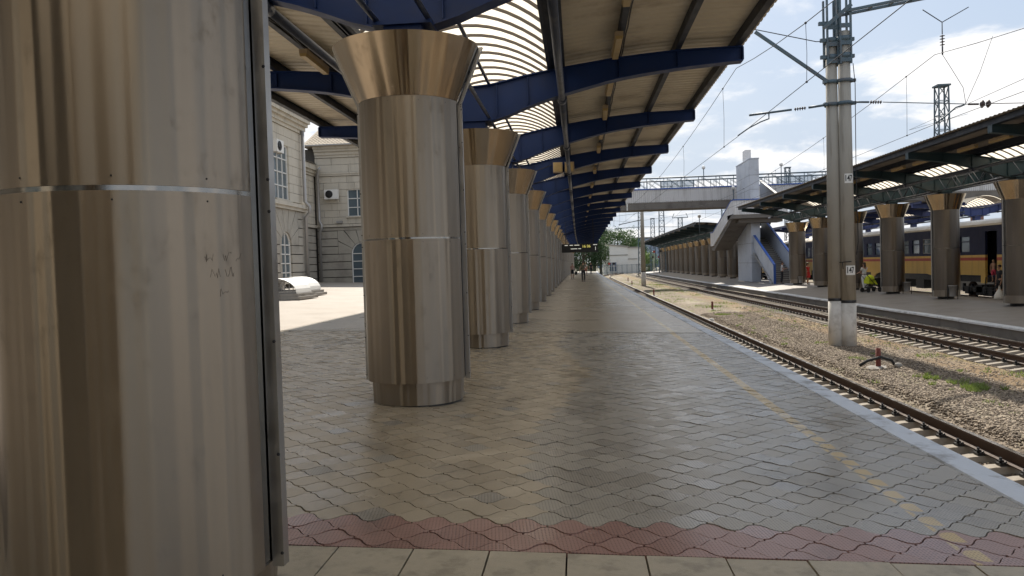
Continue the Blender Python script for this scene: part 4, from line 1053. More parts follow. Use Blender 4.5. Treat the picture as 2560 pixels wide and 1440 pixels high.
m = MB(); ins(m, L_(PX+1.0,PY,6.15), (1,0,-.05)); m.obj('insulator', INSUL, pA)
m = MB(); 
for dx in (0,.17): m.tube([L_(12.0+dx-.05,PY,5.95),L_(12.0+dx,PY,5.95),L_(12.0+dx+.06,PY,5.95)], [.05,.125,.06], 12)
m.tube([L_(11.6,PY,5.96), L_(11.9,PY,5.95)], .03, 6); m.tube([L_(12.2,PY,5.95), L_(16,PY,5.85)], .012, 6); m.obj('insulator', INSUL, pA)
m = MB(); m.tube([L_(PX+.31,PY-.14,7.3), L_(PX+.36,PY-.14,6.7), L_(PX+.34,PY-.15,4), L_(PX+.37,PY-.15,2.0), L_(PX+.30,PY-.19,1.62)], .012, 5); m.obj('earth_cable', RUBBER, pA)
m = MB(); m.tube([L_(PX-.20,PY-.20,1.40), L_(PX+.10,PY-.235,1.42), L_(PX+.33,PY-.06,1.40)], .014, 5); m.tube([L_(PX-.12,PY-.21,1.40), L_(PX-.10,PY-.21,1.20)], .012, 5); m.obj('wire_tie', RUBBER, pA)
pc = MB(); pc.tube([(0,0,7.4),(-2.6,0,6.9)], .05, 6); pc.tube([(0,0,6.6),(-3.0,0,6.5)], .04, 6); pc.tube([(0,0,6.6),(5.5,0,6.4)], .025, 6); pc.tube([(-2.9,0,6.5),(-2.0,0,5.9)], .03, 6); pc.obj('bracket_arm', BRACKET, pC)
m = MB()
for z in (2.1, 5.2): m.lathe([(.272-.011*z,z-.13),(.272-.011*z,z+.13)], 10, rad(-130), rad(-50))
m.obj('number_plate', WHITE, pC)

def wire(label, pts, r=.010):
    return tag(MB().tube(pts, r, 5).obj('overhead_wire', WIRE), label, 'overhead wire')
def caten(a, b_, sag, n=14): return [tuple(Vector(a).lerp(Vector(b_), k/n)-Vector((0,0,4*sag*(k/n)*(1-k/n)))) for k in range(n+1)]
def contact(x, n): return [(x+tbend(y)+o, y, 5.50) for y, o in n]
zc1 = 5.42
cw1 = [(5.1,-8,zc1),(4.92,PY-.05,5.30),(4.3,86.5,zc1),(5.6+tbend(150),150,zc1)]
cw2 = [(11.6,-8,zc1),(10.66,PY-.05,5.42),(11.9,86.5,zc1),(11.0+tbend(150),150,zc1)]
wire('contact wire over the near track', cw1, .0085); wire('contact wire over the second track', cw2, .0085)
def messenger(cw, label, zt):
    pts = []
    for (a, b_) in zip(cw, cw[1:]):
        q = caten((a[0],a[1],zt), (b_[0],b_[1],zt), 1.15); pts += q if not pts else q[1:]
    wire(label, pts, .010); return pts
ms1 = messenger(cw1, 'sagging carrier wire above the near track', 7.35); ms2 = messenger(cw2, 'sagging carrier wire above the second track', 7.45)
def dropper(cw, ms, label, grp):
    ys = [p[1] for p in ms]
    for i_, y in enumerate(list(range(8, 84, 9))+[97, 109, 121, 133]):
        zt = np.interp(y, ys, [p[2] for p in ms]); x = np.interp(y, ys, [p[0] for p in ms]); xb = np.interp(y, [p[1] for p in cw], [p[0] for p in cw]); zb = np.interp(y, [p[1] for p in cw], [p[2] for p in cw])
        m = MB().tube([(x,y,zt),(x+.03,y+.05,(zt+zb)/2),(xb,y,zb)], .006, 5); m.ball((x,y,zt), .03, 6, 4); m.ball((xb,y,zb), .028, 6, 4)
        tag(m.obj('dropper', WIRE), f'{label}, {ORD[i_]} from the camera', 'dropper wire', grp)
dropper(cw1, ms1, 'thin vertical dropper wire above the near track', 'droppers of the near track'); dropper(cw2, ms2, 'thin vertical dropper wire above the second track', 'droppers of the second track')
hi = thing('hanging_insulator', 'dark stacked insulator hanging on a Y of wires near the upper right', 'insulator', (10.9, PY, 7.45))
m = MB(); ins(m, (0,0,.42), (0,0,1), 4, .075, .26); m.obj('insulator_stack', INSUL, hi)
m = MB(); m.tube([(0,0,.6),(0,0,.95),(-.55,0,1.35)], .014, 6); m.tube([(0,0,.95),(.75,0,1.35)], .014, 6); m.tube([(0,0,.25),(0,0,0)], .022, 6); m.tube([(0,0,0),(.25,-.02,-.45),(.55,-.04,-1.0),(.62,-.04,-1.48)], .008, 5); m.tube([(.9,-1.0,.2),(.75,-.6,-.7),(.62,-.04,-1.48)], .007, 5); m.obj('hanger_wire', WIRE, hi)
wire('thin wire slanting above the far platform roof', [(16,24,7.8),(24,58,10.5),(31,64,12.5)], .012)
wire('upper feeder wire crossing to the lattice mast', [(19,23,5.6),(27,60,10.6)], .012)
wire('feeder wire spanning beyond the footbridge', [(2,130,9),(9,128,8.2),(20,132,9.5),(34,140,9)], .02)
wire('low guy wire beyond the footbridge', [(4,110,8.0),(12,118,9.2),(24,120,10)], .02)

def lattice_mast(label, x, y, z0, z1, w0, w1, head=False):
    t = thing('lattice_mast', label, 'lattice mast', (x,y,0), 0, None)
    m = MB(); cs = [(-1,-1),(1,-1),(1,1),(-1,1)]
    for a, b_ in cs: m.bar((a*w0/2,b_*w0/2,z0), (a*w1/2,b_*w1/2,z1), .09)
    m.obj('leg_frame', BRACKET, t)
    d_ = MB(); n = max(5, int((z1-z0)/1.0))
    for k in range(n):
        wa = w0+(w1-w0)*k/n; wb = w0+(w1-w0)*(k+1)/n; za = z0+(z1-z0)*k/n; zb = z0+(z1-z0)*(k+1)/n
        for q in range(4):
            a, b_ = cs[q], cs[(q+1)%4]
            if k % 2: a, b_ = b_, a
            d_.bar((a[0]*wa/2,a[1]*wa/2,za), (b_[0]*wb/2,b_[1]*wb/2,zb), .05)
            d_.bar((a[0]*wb/2,a[1]*wb/2,zb), (b_[0]*wb/2,b_[1]*wb/2,zb), .05)
    d_.obj('bracing', BRACKET, t)
    h = MB().box((-w1*.7,-w1*.7,z1), (w1*.7,w1*.7,z1+.12))
    if head: h.bar((-1.6,0,z1+.1),(1.6,0,z1+.1),.14); h.bar((-1.6,0,z1+.1),(-1.2,0,z1+1.0),.1); h.bar((1.6,0,z1+.1),(1.2,0,z1+1.0),.1)
    h.obj('head_plate', BRACKET, t)
for a in (('tall lattice mast rising behind the teal canopy', 27.2, 60, -1, 13.9, 1.0, .68), ('lattice mast seen under the footbridge just left of the lone concrete mast', 11.4, 140, -1, 12.8, 1.1, .7),
          ('shorter lattice mast seen just right of the lone concrete mast', 16.6, 172, -1, 11.0, 1.2, .7), ('tall lattice mast under the middle of the footbridge', 16.2, 150, -1, 13.5, 1.3, .8),
          ('lattice mast with a forked head under the footbridge', 21.3, 162, -1, 10.4, 1.1, .8, True), ('lattice mast beside the stair landing', 28.0, 150, -1, 12.5, 1.2, .8), ('lattice mast rising above the footbridge right of the tower', 29.8, 112, -1, 14.2, 1.0, .6), ):
    lattice_mast(*a)

# ------------------------------------------------------------------ footbridge
fb = thing('footbridge', 'long footbridge with corrugated grey parapet and blue rail across the tracks', 'footbridge', (0,0,0))
BY = 80.0
MB().box((-12, BY+.25, 6.93), (44, BY+3.4, 7.70)).obj('girder', CONC_DARK, fb)
for yy in (BY+.25, BY+3.45):
    co = MB(); P = .2; n = int(56/P)
    k0 = len(co.v); pts = []
    for i in range(n): x = -12+i*P; pts += [(x, 0), (x+.09, 0), (x+.11, -.10), (x+.18, -.10)]
    for x, d in pts: co.v += [(x, yy+d, 7.62), (x, yy+d, 8.95)]
    for i in range(len(pts)-1): a = k0+2*i; co.face((a, a+2, a+3, a+1))
    co.obj('corrugated_parapet', CORR, fb)
MB().box((-12, BY+.10, 8.952), (44, BY+.38, 9.07)).box((-12, BY+3.3, 8.952), (44, BY+3.56, 9.07)).obj('blue_capping', BLUECAP, fb)
for yy in (BY+.24, BY+3.43):
    r_ = MB(); r_.tube([(-12,yy,10.12),(44,yy,10.12)], .075, 8)
    x = -12.0
    while x < 43.9:
        r_.bar((x,yy,9.07),(x,yy,10.08),.06); r_.bar((x+.34,yy,9.07),(x+.34,yy,10.08),.045)
        r_.bar((x+.34,yy,10.0),(x+1.6,yy,9.1),.045); r_.bar((x+.5,yy,10.0),(x+1.75,yy,9.1),.035); x += 1.75
    r_.obj('lattice_railing', BRACKET, fb)
for x in (1.2, 5.2, 19.5): MB().box((x-.15, BY+.3, -1.2), (x+.15, BY+.7, 6.93)).obj('support_post', CONC, fb) if x < 0 else MB().bar((x, BY+.2, 6.9), (x, BY+.2, 7.65), .12).obj('cable_bracket', WHITE, fb)
for i, (xa, xb) in enumerate(((9.0, 12.4), (21.0, 24.5))):
    k = thing('glass_screen', f'framed glass screen standing on the footbridge, {"left" if i == 0 else "right"} of the grey tower', 'glass screen', (xa, BY+3.0, 8.9))
    m = MB(); Lx = xb-xa
    for q in range(4): m.bar((Lx*q/3,0,0),(Lx*q/3,0,1.15),.08)
    m.bar((0,0,1.15),(Lx,0,1.15),.08); m.bar((0,0,.6),(Lx,0,.6),.05); m.obj('frame', BRACKET, k)
    for q in range(3): MB().box((Lx*q/3+.05,-.01,.05),(Lx*(q+1)/3-.05,.01,1.1)).obj('pane', SCREEN, k)
for i, (x, y, z) in enumerate(((13.0, BY+.1, 9.1), (15.85, BY-.3, 6.9), (20.7, BY+.1, 9.1), (13.1, 84.2, 4.4))):
    l = thing('globe_lamp', ['globe lamp on the footbridge rail left of the tower','globe lamp on a pole against the footbridge beside the tower','globe lamp on the footbridge right of the tower','globe lamp on a grey pole beside the lower stair landing'][i], 'lamp', (x,y,z))
    MB().tube([(0,0,0),(0,0,1.75)], .045, 8).obj('post', BRACKET, l); MB().ball((0,0,1.9), .19, 10, 6).obj('globe', WHITE, l)

# stair tower standing on the far platform
st = thing('stair_tower', 'grey clad stair tower with blue edged flights on the far platform', 'stair tower', (0,0,0))
PA, PB, QA, QB = 15.82, 16.64, 72.0, 78.0
MB().box((PA+.02, QA+.02, -.75), (PB-.02, QB, 10.6)).obj('core', JOINT, st)
zs_ = [-.55, 1.2, 3.0, 4.8, 6.6, 7.9, 9.2, 10.66]
for a, b_ in zip(zs_, zs_[1:]):
    MB().box((PA+.01, QA, a+.012), (PB-.01, QA+.05, b_-.012)).obj('cladding_sheet', CLAD, st)
    for (ya, yb) in ((QA, QA+2.0), (QA+2.0, QA+4.0), (QA+4.0, QB)): MB().box((PA, ya+.06 if ya == QA else ya+.012, a+.012), (PA+.04, yb-.012, b_-.012)).obj('cladding_sheet', CLAD, st)
MB().box((PA-.04, QA-.04, 10.665), (PB+.04, QB+.04, 10.75)).obj('top_flashing', CLAD, st)
MB().box((PA+.1, QA+2.2, 10.75), (PB-.2, QA+3.4, 11.8)).obj('roof_box', CORR, st)
# landing in front of the tower, corrugated parapet with blue cap
LX0, LX1, LY0, LY1 = 13.95, 18.7, 70.4, 73.2
MB().box((LX0, LY0, 5.22), (LX1, LY1, 5.62)).box((LX0+.6, LY0+.6, 4.85), (LX1-.3, LY1, 5.22)).obj('landing_slab', CONC_DARK, st)
def corr(name, p, q, z0p, z1p, z0q, z1q, parent, nrm):
    m = MB(); p = Vector(p); q = Vector(q); L = (q-p).length; n = int(L/.21); nn = Vector(nrm)
    for i in range(n):
        for f, d in ((0,0),(.5,0),(.6,.05),(.9,.05)):
            t = min(1, (i+f)/n); b_ = p.lerp(q, t)+nn*d; m.v += [(b_.x,b_.y,z0p+(z0q-z0p)*t), (b_.x,b_.y,z1p+(z1q-z1p)*t)]
    k = len(m.v)//2
    for i in range(k-1): m.face((2*i,2*i+2,2*i+3,2*i+1))
    return m.obj(name, CORR, parent)
corr('corrugated_parapet', (LX0,LY0-.02,0), (LX1,LY0-.02,0), 5.55, 6.82, 5.55, 6.82, st, (0,-1,0))
MB().box((LX0-.08, LY0-.12, 6.822), (LX1, LY0+.06, 6.92)).box((16.4, LY0-.13, 5.56), (18.0, LY0-.085, 5.75)).obj('blue_capping', BLUECAP, st)
# left flight falling away from the camera
fy0, fy1 = 71.4, 81.0
m = MB(); m.ext([(fy0,5.2),(fy0,5.6),(fy1,2.9),(fy1+1.6,2.9),(fy1+1.6,2.6),(fy1,2.5)], lambda p: (LX0+.1,p[0],p[1]), lambda p: (LX0+1.75,p[0],p[1])); m.obj('flight_slab', CONC_DARK, st)
m = MB(); m.ext([(fy0-1.0,5.55),(fy0-1.0,6.8),(fy0,6.8),(fy1,4.35),(fy1+1.6,4.35),(fy1+1.6,3.0),(fy1,3.0),(fy0,5.55)], lambda p: (LX0,p[0],p[1]), lambda p: (LX0+.08,p[0],p[1])); m.obj('side_panel', CORR, st)
m = MB(); m.bar((LX0+.04,fy0,6.86),(LX0+.04,fy1,4.41),.14,.09); m.bar((LX0+.04,fy1,4.41),(LX0+.04,fy1+1.6,4.41),.14,.09); m.obj('blue_capping', BLUECAP, st)
for k in range(14):
    t = (k+.5)/14; MB().box((LX0+.12, fy0+t*(fy1-fy0)-.34, 5.62-t*2.7-.02), (LX0+1.7, fy0+t*(fy1-fy0)+.34, 5.62-t*2.7+.05)).obj('tread', CONC, st)
# right flight rising from the platform beside the tower
ry0, ry1, rz0, rz1 = 65.0, 76.0, -.58, 3.6
nst = 24
for k in range(nst):
    ya = ry0+(ry1-ry0)*k/nst; z = rz0+(rz1-rz0)*(k+1)/nst
    x0 = 16.16 if ya < QA-.5 else PB+.01
    MB().box((x0, ya, z-.05), (17.98, ya+.50, z)).obj('tread', CONC, st)
    MB().box((x0+.03, ya+.03, z-.17), (17.95, ya+.07, z-.05)).obj('riser', CONC_DARK, st)
def panel(x, th, poly, mat, name): 
    m = MB(); m.ext(poly, lambda p: (x,p[0],p[1]), lambda p: (x+th,p[0],p[1])); return m.obj(name, mat, st)
sl_ = (rz1-rz0)/(ry1-ry0)
panel(16.02, .12, [(ry0-.1,-.55),(ry0-.1,1.0),(QA-.05,1.0+sl_*7.0),(QA-.05,.6+sl_*7.0-.7),(ry0+1.2,-.55)], CLAD, 'side_panel')
m = MB(); m.bar((16.08,ry0-.1,1.03),(16.08,QA-.1,1.03+sl_*7.0),.20,.08); m.box((15.99,ry0-.16,-.55),(16.18,ry0-.1,1.06)); m.obj('blue_capping', BLUECAP, st)
panel(18.0, .12, [(ry0-.1,-.55),(ry0-.1,1.0),(ry1,1.0+sl_*11),(ry1+1.5,1.0+sl_*11),(ry1+1.5,sl_*11-.7),(ry1,sl_*11-.9),(ry0+1.6,-.55)], CLAD, 'side_panel')
m = MB(); m.bar((18.06,ry0-.1,1.03),(18.06,ry1,1.03+sl_*11),.20,.08); m.bar((18.06,ry1,1.03+sl_*11),(18.06,ry1+1.5,1.03+sl_*11),.2,.08); m.obj('blue_capping', BLUECAP, st)
MB().box((PB+.01, ry1, 3.3), (18.12, ry1+1.6, 3.6)).obj('landing_slab', CONC_DARK, st); MB().box((PB+.01, ry1+1.5, 3.6), (18.12, ry1+1.6, 4.6)).obj('end_panel', CLAD, st)
m = MB(); m.bar((15.98,ry0+.2,-.5),(15.98,QA-.1,2.1),.06,.14)
for k in range(7): m.bar((15.6,ry0+.7+k*.9,-.2+k*.35),(15.98,ry0+.7+k*.9,-.2+k*.35),.05)
m.obj('stringer', ZINC, st)
# upper flight from the landing to the bridge deck
panel(18.52, .12, [(73.0,5.6),(73.0,7.3),(79.9,9.35),(79.9,7.9)], CLAD, 'side_panel')
m = MB(); m.bar((18.58,73.0,7.36),(18.58,79.9,9.42),.26,.08); m.obj('silver_capping', ZINC, st)
for k in range(12): MB().box((PB+.02, 73.2+k*.55, 5.7+k*.17), (18.5, 73.2+k*.55+.5, 5.75+k*.17)).obj('tread', CONC_DARK, st)

# ------------------------------------------------------------------ train
def carriage(label, y0, L, door_at):
    t = thing('train_carriage', label, 'train carriage', (0,0,0), 0, 'blue and yellow carriages of one train')
    X, XR, b0 = 20.6, 23.7, bend(y0)
    X += b0; XR += b0; y1 = y0+L
    # side with real window and door openings, made of panels between them
    wins = []; y = y0+3.4 if door_at == 'near' else y0+1.0
    while y < y1-3.2: wins.append((y, y+1.02)); y += 1.5
    drs = [(y0+.75, y0+1.85), (y1-1.85, y1-.75)]
    up = MB(); cuts = [(a, b_, 1.58, 2.43) for a, b_ in wins]+[(a, b_, .05, 2.62) for a, b_ in drs]
    def strip(mb, za, zb, d=0.0):
        s = y0; 
        for a, b_, ca, cb in sorted(cuts)+[(y1, y1, -9, 9)]:
            if ca < zb-.01 and cb > za+.01:
                if a > s: mb.box((X+d, s, za), (X+.12, a, zb))
                s = max(s, b_)
    strip(up, 1.43, 1.58); strip(up, 1.58, 2.43); strip(up, 2.43, 2.62); strip(up, 2.62, 2.92); up.obj('upper_side', TR_BLUE, t)
    lo = MB(); strip(lo, .38, 1.14); strip(lo, 1.30, 1.43)
    for z in (.52,.68,.84,1.0): strip(lo, z, z+.03, -.022)
    for c, s_ in ((y0+.1, 1), (y1-.1, -1)):
        for a, b_ in ((c, c+s_*.62), (c+s_*1.76, c+s_*2.2)):
            a, b_ = min(a,b_), max(a,b_); lo.ext([(a,.38),(b_,.38),(b_,-.02),(a,-.02)], lambda p: (X,p[0],p[1]), lambda p: (X+.1,p[0],p[1]))
    mid = (y0+y1)/2
    for c, s_ in ((mid-5.2, 1), (mid+5.2, -1)): lo.ext([(c,.38),(c+s_*1.6,.38),(c+s_*1.0,.30),(c+s_*.35,-.02),(c,-.02)], lambda p: (X,p[0],p[1]), lambda p: (X+.06,p[0],p[1]))
    lo.obj('lower_side', TR_YEL, t)
    rd = MB(); strip(rd, 1.14, 1.30, -.004); rd.obj('red_stripe', TR_RED, t)
    MB().box((X+2.9, y0, -.02), (XR, y1, 2.9)).box((X+.12, y0, .30), (X+2.9, y1, .38)).box((X+.12,y0,.38),(X+2.9,y0+.06,2.9)).box((X+.12,y1-.06,.38),(X+2.9,y1,2.9)).obj('far_side', TR_BLUE, t)
    MB().box((X+1.5, y0+2.3, .40), (X+1.55, y1-2.3, 2.88)).obj('inner_wall', DULL, t)
    rp = [(X-.04,2.9),(X-.02,3.0),(X+.18,3.16),(X+.55,3.27),(X+1.55,3.34),(X+2.55,3.27),(X+2.92,3.16),(X+3.14,3.0),(X+3.16,2.9)]
    MB().ext(rp, lambda p: (p[0],y0-.02,p[1]), lambda p: (p[0],y1+.02,p[1])).obj('roof', TR_ROOF, t)
    for k, (a, b_) in enumerate(wins):
        f = MB()
        for p, q in (((a,1.58),(b_,1.58)),((b_,1.58),(b_,2.43)),((b_,2.43),(a,2.43)),((a,2.43),(a,1.58)),((a,2.14),(b_,2.14))): f.bar((X+.03,p[0],p[1]),(X+.03,q[0],q[1]),.05,.05)
        fo = f.obj('window', ZINC if k % 4 == 3 else TR_BLUE, t)
        MB().box((X+.055,a+.02,1.6),(X+.07,b_-.02,2.42)).obj('pane', GLASS, fo)
        if k % 3 != 1: MB().box((X+.12,a+.05,1.6),(X+.14,b_-.05,2.12)).obj('curtain', CREAMBOX if k % 2 else WHITEW, fo)
    for k, (a, b_) in enumerate(drs):
        if (door_at == 'near' and k == 0): 
            MB().box((X+1.0,a,.4),(X+1.06,b_,2.6)).obj('dark_doorway_panel', BLACK, t)  # black panel stands in for the shaded inside of the open doorway
        else: 
            dd = MB().box((X+.05,a+.01,.36),(X+.10,b_-.01,2.6)).obj('door', TR_BLUE, t); MB().box((X+.03,a+.25,1.6),(X+.05,b_-.25,2.35)).obj('pane', GLASS, dd)
        s_ = MB(); 
        for zz, dx in ((-.05,-.02),(-.35,-.08),(-.62,-.14)): s_.box((X+dx,a+.05,zz-.03),(X+dx+.3,b_-.05,zz))
        s_.bar((X+.0,a+.05,.3),(X-.1,a+.05,-.65),.04); s_.bar((X+.0,b_-.05,.3),(X-.1,b_-.05,-.65),.04); s_.obj('steps', BLACK, t)
    MB().box((X+.25,y0+.5,.02),(X+2.85,y1-.5,.30)).box((X+.5,mid-2.0,-.55),(X+1.1,mid-.9,.02)).box((X+.5,mid+.6,-.50),(X+1.2,mid+2.6,.02)).obj('underframe', BLACK, t)
    for c in (y0+3.4, y1-3.4):
        bg_ = MB().box((X+.45,c-1.6,-.55),(X+.60,c+1.6,-.25)).box((X+2.5,c-1.6,-.55),(X+2.65,c+1.6,-.25)).box((X+.45,c-.3,-.7),(X+2.65,c+.3,-.15))
        for yy in (c-1.2,c+1.2): bg_.box((X+.40,yy-.2,-.65),(X+.62,yy+.2,-.3)); bg_.tube([(X+.5,yy-.45,-.55),(X+.5,yy-.45,-.1)], .09, 8); bg_.tube([(X+.5,yy+.45,-.55),(X+.5,yy+.45,-.1)], .09, 8)
        bo = bg_.obj('bogie', BLACK, t)
        for yy in (c-1.2,c+1.2):
            for xx in (X+.75, X+2.35): MB().tube([(xx-.06,yy,-.475),(xx+.06,yy,-.475)], .475, 20).obj('wheel', RUST, bo)
    MB().box((X+.9,y0-.3,.2),(X+2.2,y0,2.6)).obj('gangway', RUBBER, t)
    m = MB().box((X-.012,mid-.2,.70),(X-.003,mid+.8,1.02)).obj('hatch_frame', TR_RED, t); MB().box((X-.03,mid-.1,.76),(X-.013,mid+.7,.97)).obj('hatch', BLACK, m)
    return t
carriage('nearest train carriage at the right edge of the frame', 14.7, 24.0, 'far')
carriage('train carriage with the open door and a child on its steps', 39.15, 24.0, 'near')
carriage('train carriage partly hidden behind the twin concrete masts', 63.6, 24.0, 'far')
carriage('farthest train carriage beside the blue edged stairs', 88.05, 24.0, 'far')

# ------------------------------------------------------------------ people
def skinmesh(chains, links=(), lvl=1):
    """chains: list of [(x,y,z,rx,ry)...]; links join (chain, idx) roots to (chain, idx) so the body is one surface"""
    vs, es, rs, idx = [], [], [], {}
    for ci, ch in enumerate(chains):
        for k, p in enumerate(ch):
            idx[ci,k] = len(vs); vs.append(p[:3]); rs.append((p[3], p[4] if len(p) > 4 else p[3]))
            if k: es.append((idx[ci,k-1], idx[ci,k]))
    for a, b_ in links: es.append((idx[a], idx[b_]))
    me = bpy.data.meshes.new('tmp'); me.from_pydata(vs, es, []); o = bpy.data.objects.new('tmp', me); COL.objects.link(o)
    o.modifiers.new('s', 'SKIN'); ss = o.modifiers.new('u', 'SUBSURF'); ss.levels = lvl; ss.render_levels = lvl
    sv = me.skin_vertices[0].data
    for k, r in enumerate(rs): sv[k].radius = r; sv[k].use_root = (k == 0)
    r = bpy.data.meshes.new_from_object(o.evaluated_get(bpy.context.evaluated_depsgraph_get())); bpy.data.objects.remove(o)
    r.polygons.foreach_set('use_smooth', [True]*len(r.polygons)); return r
def setmat(me, m): me.materials.clear(); me.materials.append(m); return me
def person(label, loc, rz, H=1.72, top=None, bottom=None, skirt=False, shorts=False, hair=HAIR, stride=.16, armL=None, armR=None, head=0.0, bag=None, sleeves=.4, shoes=BLACK, lean=0.0, female=False, phone=False, longhair=False):
    """faces -Y before rotation; arm = (elbow, wrist) offsets from shoulder"""
    k = H/1.72; t = thing('person', label, 'person', loc, rz)
    def P(x, y, z, r, r2=None): return (x*k, (y-lean*(z-.9))*k, z*k, r*k, (r2 or r)*k)
    sh = .165 if female else .185
    hipw = .095
    spine = [P(0,0,.93,.13,.10), P(0,.0,1.10,.125 if not female else .11,.09), P(0,.01,1.28,.15 if not female else .135,.095), P(0,.01,1.42,.10,.075), P(0,.0,1.49,.052), P(0,-.01,1.56,.060)]
    hd = [P(0,-.012,1.62,.075,.085), P(0,-.012,1.68,.070,.082), P(0,-.005,1.715,.045,.05)]
    legs = []
    for s_, st_ in ((-1, stride), (1, -stride)):
        legs.append([P(s_*hipw,0,.88,.088), P(s_*(hipw+.004),-st_*.55-.01,.50,.058), P(s_*(hipw+.004),-st_*.8+.03,.30,.055), P(s_*hipw,-st_+.04,.085,.038), P(s_*(hipw+.012),-st_-.05,.035,.040,.032), P(s_*(hipw+.018),-st_-.13,.028,.036,.022)])
    arms = []; fingers = MB()
    for s_, a in ((-1, armL), (1, armR)):
        a = a or ((s_*.05,.02*s_,-.29), (s_*.045,-.05,-.54)); S0 = Vector((s_*sh, .01, 1.40)); E = S0+Vector(a[0]); Wr = S0+Vector(a[1]); d = (Wr-E).normalized(); Hd = Wr+d*.075
        arms.append([P(*S0,.055), P(*E,.040), P(*(E.lerp(Wr,.35)),.038), P(*Wr,.026), P(*Hd,.038,.018)])
        side = d.cross(Vector((0,1,0))); side = side.normalized() if side.length > .1 else Vector((1,0,0)); inn = Vector((0,-1,0))
        q = lambda v: tuple(Vector(P(*v,1)[:3]))
        for f in range(4):
            b_ = Hd+side*(f-1.5)*.017+d*.02; L = (.062,.074,.070,.055)[f]
            fingers.tube([q(b_), q(b_+d*L*.55+inn*.006), q(b_+d*L+inn*.024)], [.0085*k,.008*k,.006*k], 5)
        b_ = Wr+d*.03-side*.03*s_; fingers.tube([q(b_), q(b_-side*.02*s_+d*.03+inn*.012), q(b_-side*.018*s_+d*.055+inn*.02)], [.011*k,.010*k,.007*k], 5)
    chains = [spine, hd]+legs+arms
    me = skinmesh(chains, [((0,5),(1,0)), ((0,0),(2,0)), ((0,0),(3,0)), ((0,3),(4,0)), ((0,3),(5,0))])
    bm = bmesh.new(); bm.from_mesh(me)
    fm_ = fingers; hx = P(0,-.098-.0,1.63,1); fm_.tube([P(0,-.085,1.652,1)[:3], P(0,-.108,1.628,1)[:3]], [.008*k,.014*k], 6)
    for s_ in (-1,1): fm_.ball(P(s_*.072,0,1.64,1)[:3], (.012*k,.022*k,.032*k), 6, 4)
    m2 = fm_.mesh('tmp2', SKIN); bm.from_mesh(m2); bm.to_mesh(me); bm.free(); setmat(me, SKIN)
    link('body', me, t)
    f_ = MB()
    for s_ in (-1,1): f_.ball(P(s_*.03,-.088,1.655,1)[:3], (.010*k,.006*k,.006*k), 6, 4)
    f_.box(P(-.022,-.092,1.598,1)[:3], P(.022,-.084,1.604,1)[:3]); f_.obj('face_features', HAIR, t)
    if hair:
        hm = MB(); c = P(0,.016,1.672,1)[:3]; hm.ball(c, (.088*k,.098*k,.082*k), 14, 9); 
        if longhair: hm.ball(P(0,.075,1.55,1)[:3], (.075*k,.04*k,.15*k), 10, 7)
        hm.obj('hair', hair, t)
    if top:
        n_ = 1 if sleeves < .6 else 2
        sp = [(p[0],p[1],p[2],p[3]*1.13,p[4]*1.17) for p in spine[:4]]; ch = [sp]; lk = []
        for i, a in enumerate(arms):
            q = [(a[0][0],a[0][1],a[0][2],a[0][3]*1.2,a[0][4]*1.2)]
            e = Vector(a[0][:3]).lerp(Vector(a[1][:3]), min(1, sleeves*1.6)); q.append((*e, .056*k, .056*k))
            if sleeves > .6: q.append((*Vector(a[2][:3]).lerp(Vector(a[3][:3]), .8), .038*k, .038*k))
            ch.append(q); lk.append(((0,3),(i+1,0)))
        link('shirt', setmat(skinmesh(ch, lk), top), t)
    if bottom:
        if skirt:
            m = MB(); m.lathe([(.135*k,1.02*k),(.165*k,.86*k),(.19*k,.60*k),(.185*k,.55*k)], 16); m.obj('skirt', bottom, t)
        else:
            pel = [(p[0],p[1],p[2],p[3]*1.1,p[4]*1.15) for p in spine[:2]]; pel[1] = (pel[1][0],pel[1][1],pel[1][2]-.05*k,pel[1][3],pel[1][4]); ch = [pel]; lk = []
            for i, l in enumerate(legs):
                q = [(p[0],p[1],p[2],p[3]*1.22+.004,p[4]*1.22+.004) for p in (l[:2] if shorts else l[:4])]; ch.append(q); lk.append(((0,0),(i+1,0)))
            link('shorts' if shorts else 'trousers', setmat(skinmesh(ch, lk), bottom), t)
    if shoes:
        for l in legs:
            m = MB(); m.tube([(l[3][0],l[3][1]+.045*k,.035*k),(l[3][0],l[3][1],.05*k),(l[4][0],l[4][1],.045*k),(l[5][0],l[5][1]-.03*k,.03*k)], [.03*k,.052*k,.052*k,.034*k], 8); m.obj('shoe', shoes, t)
    if bag == 'cross':
        m = MB(); m.tube([P(-.17,.10,1.44,1)[:3], P(-.02,.135,1.25,1)[:3], P(.15,.13,1.05,1)[:3]], .016, 6); m.tube([P(-.17,-.05,1.46,1)[:3], P(0,-.12,1.25,1)[:3], P(.16,-.10,1.05,1)[:3]], .016, 6); tag(m.obj('bag_strap', BLACK, t), '', '') ; o = t.children[-1]
        for kk in ('label','category','kind'): 
            for ch_ in t.children:
                if ch_.name.startswith('bag_strap') and kk in ch_: del ch_[kk]
    return t
OLIVE, PINK, GREYC, REDC, DARKC, WHITEC, SALMON, BLUEC, PINKS = cloth('olive_cloth',(.16,.15,.10)), cloth('pink_blouse',(.55,.33,.29)), cloth('grey_shirt',(.48,.48,.50)), cloth('red_cloth',(.50,.03,.03)), cloth('dark_trousers',(.016,.017,.022)), cloth('white_shirt',(.7,.69,.66)), cloth('salmon_shorts',(.42,.16,.12)), cloth('blue_black_shirt',(.02,.022,.03)), cloth('pink_shorts',(.6,.06,.12))
def pl(x): return pz(x)
X = -.62; person('woman in pink blouse and black skirt walking towards the camera with a black bag', (X,83,pl(X)), 0, 1.62, PINK, DARKC, skirt=True, stride=.10, female=True, sleeves=.3, armR=((.07,.02,-.28),(.09,-.02,-.52)))
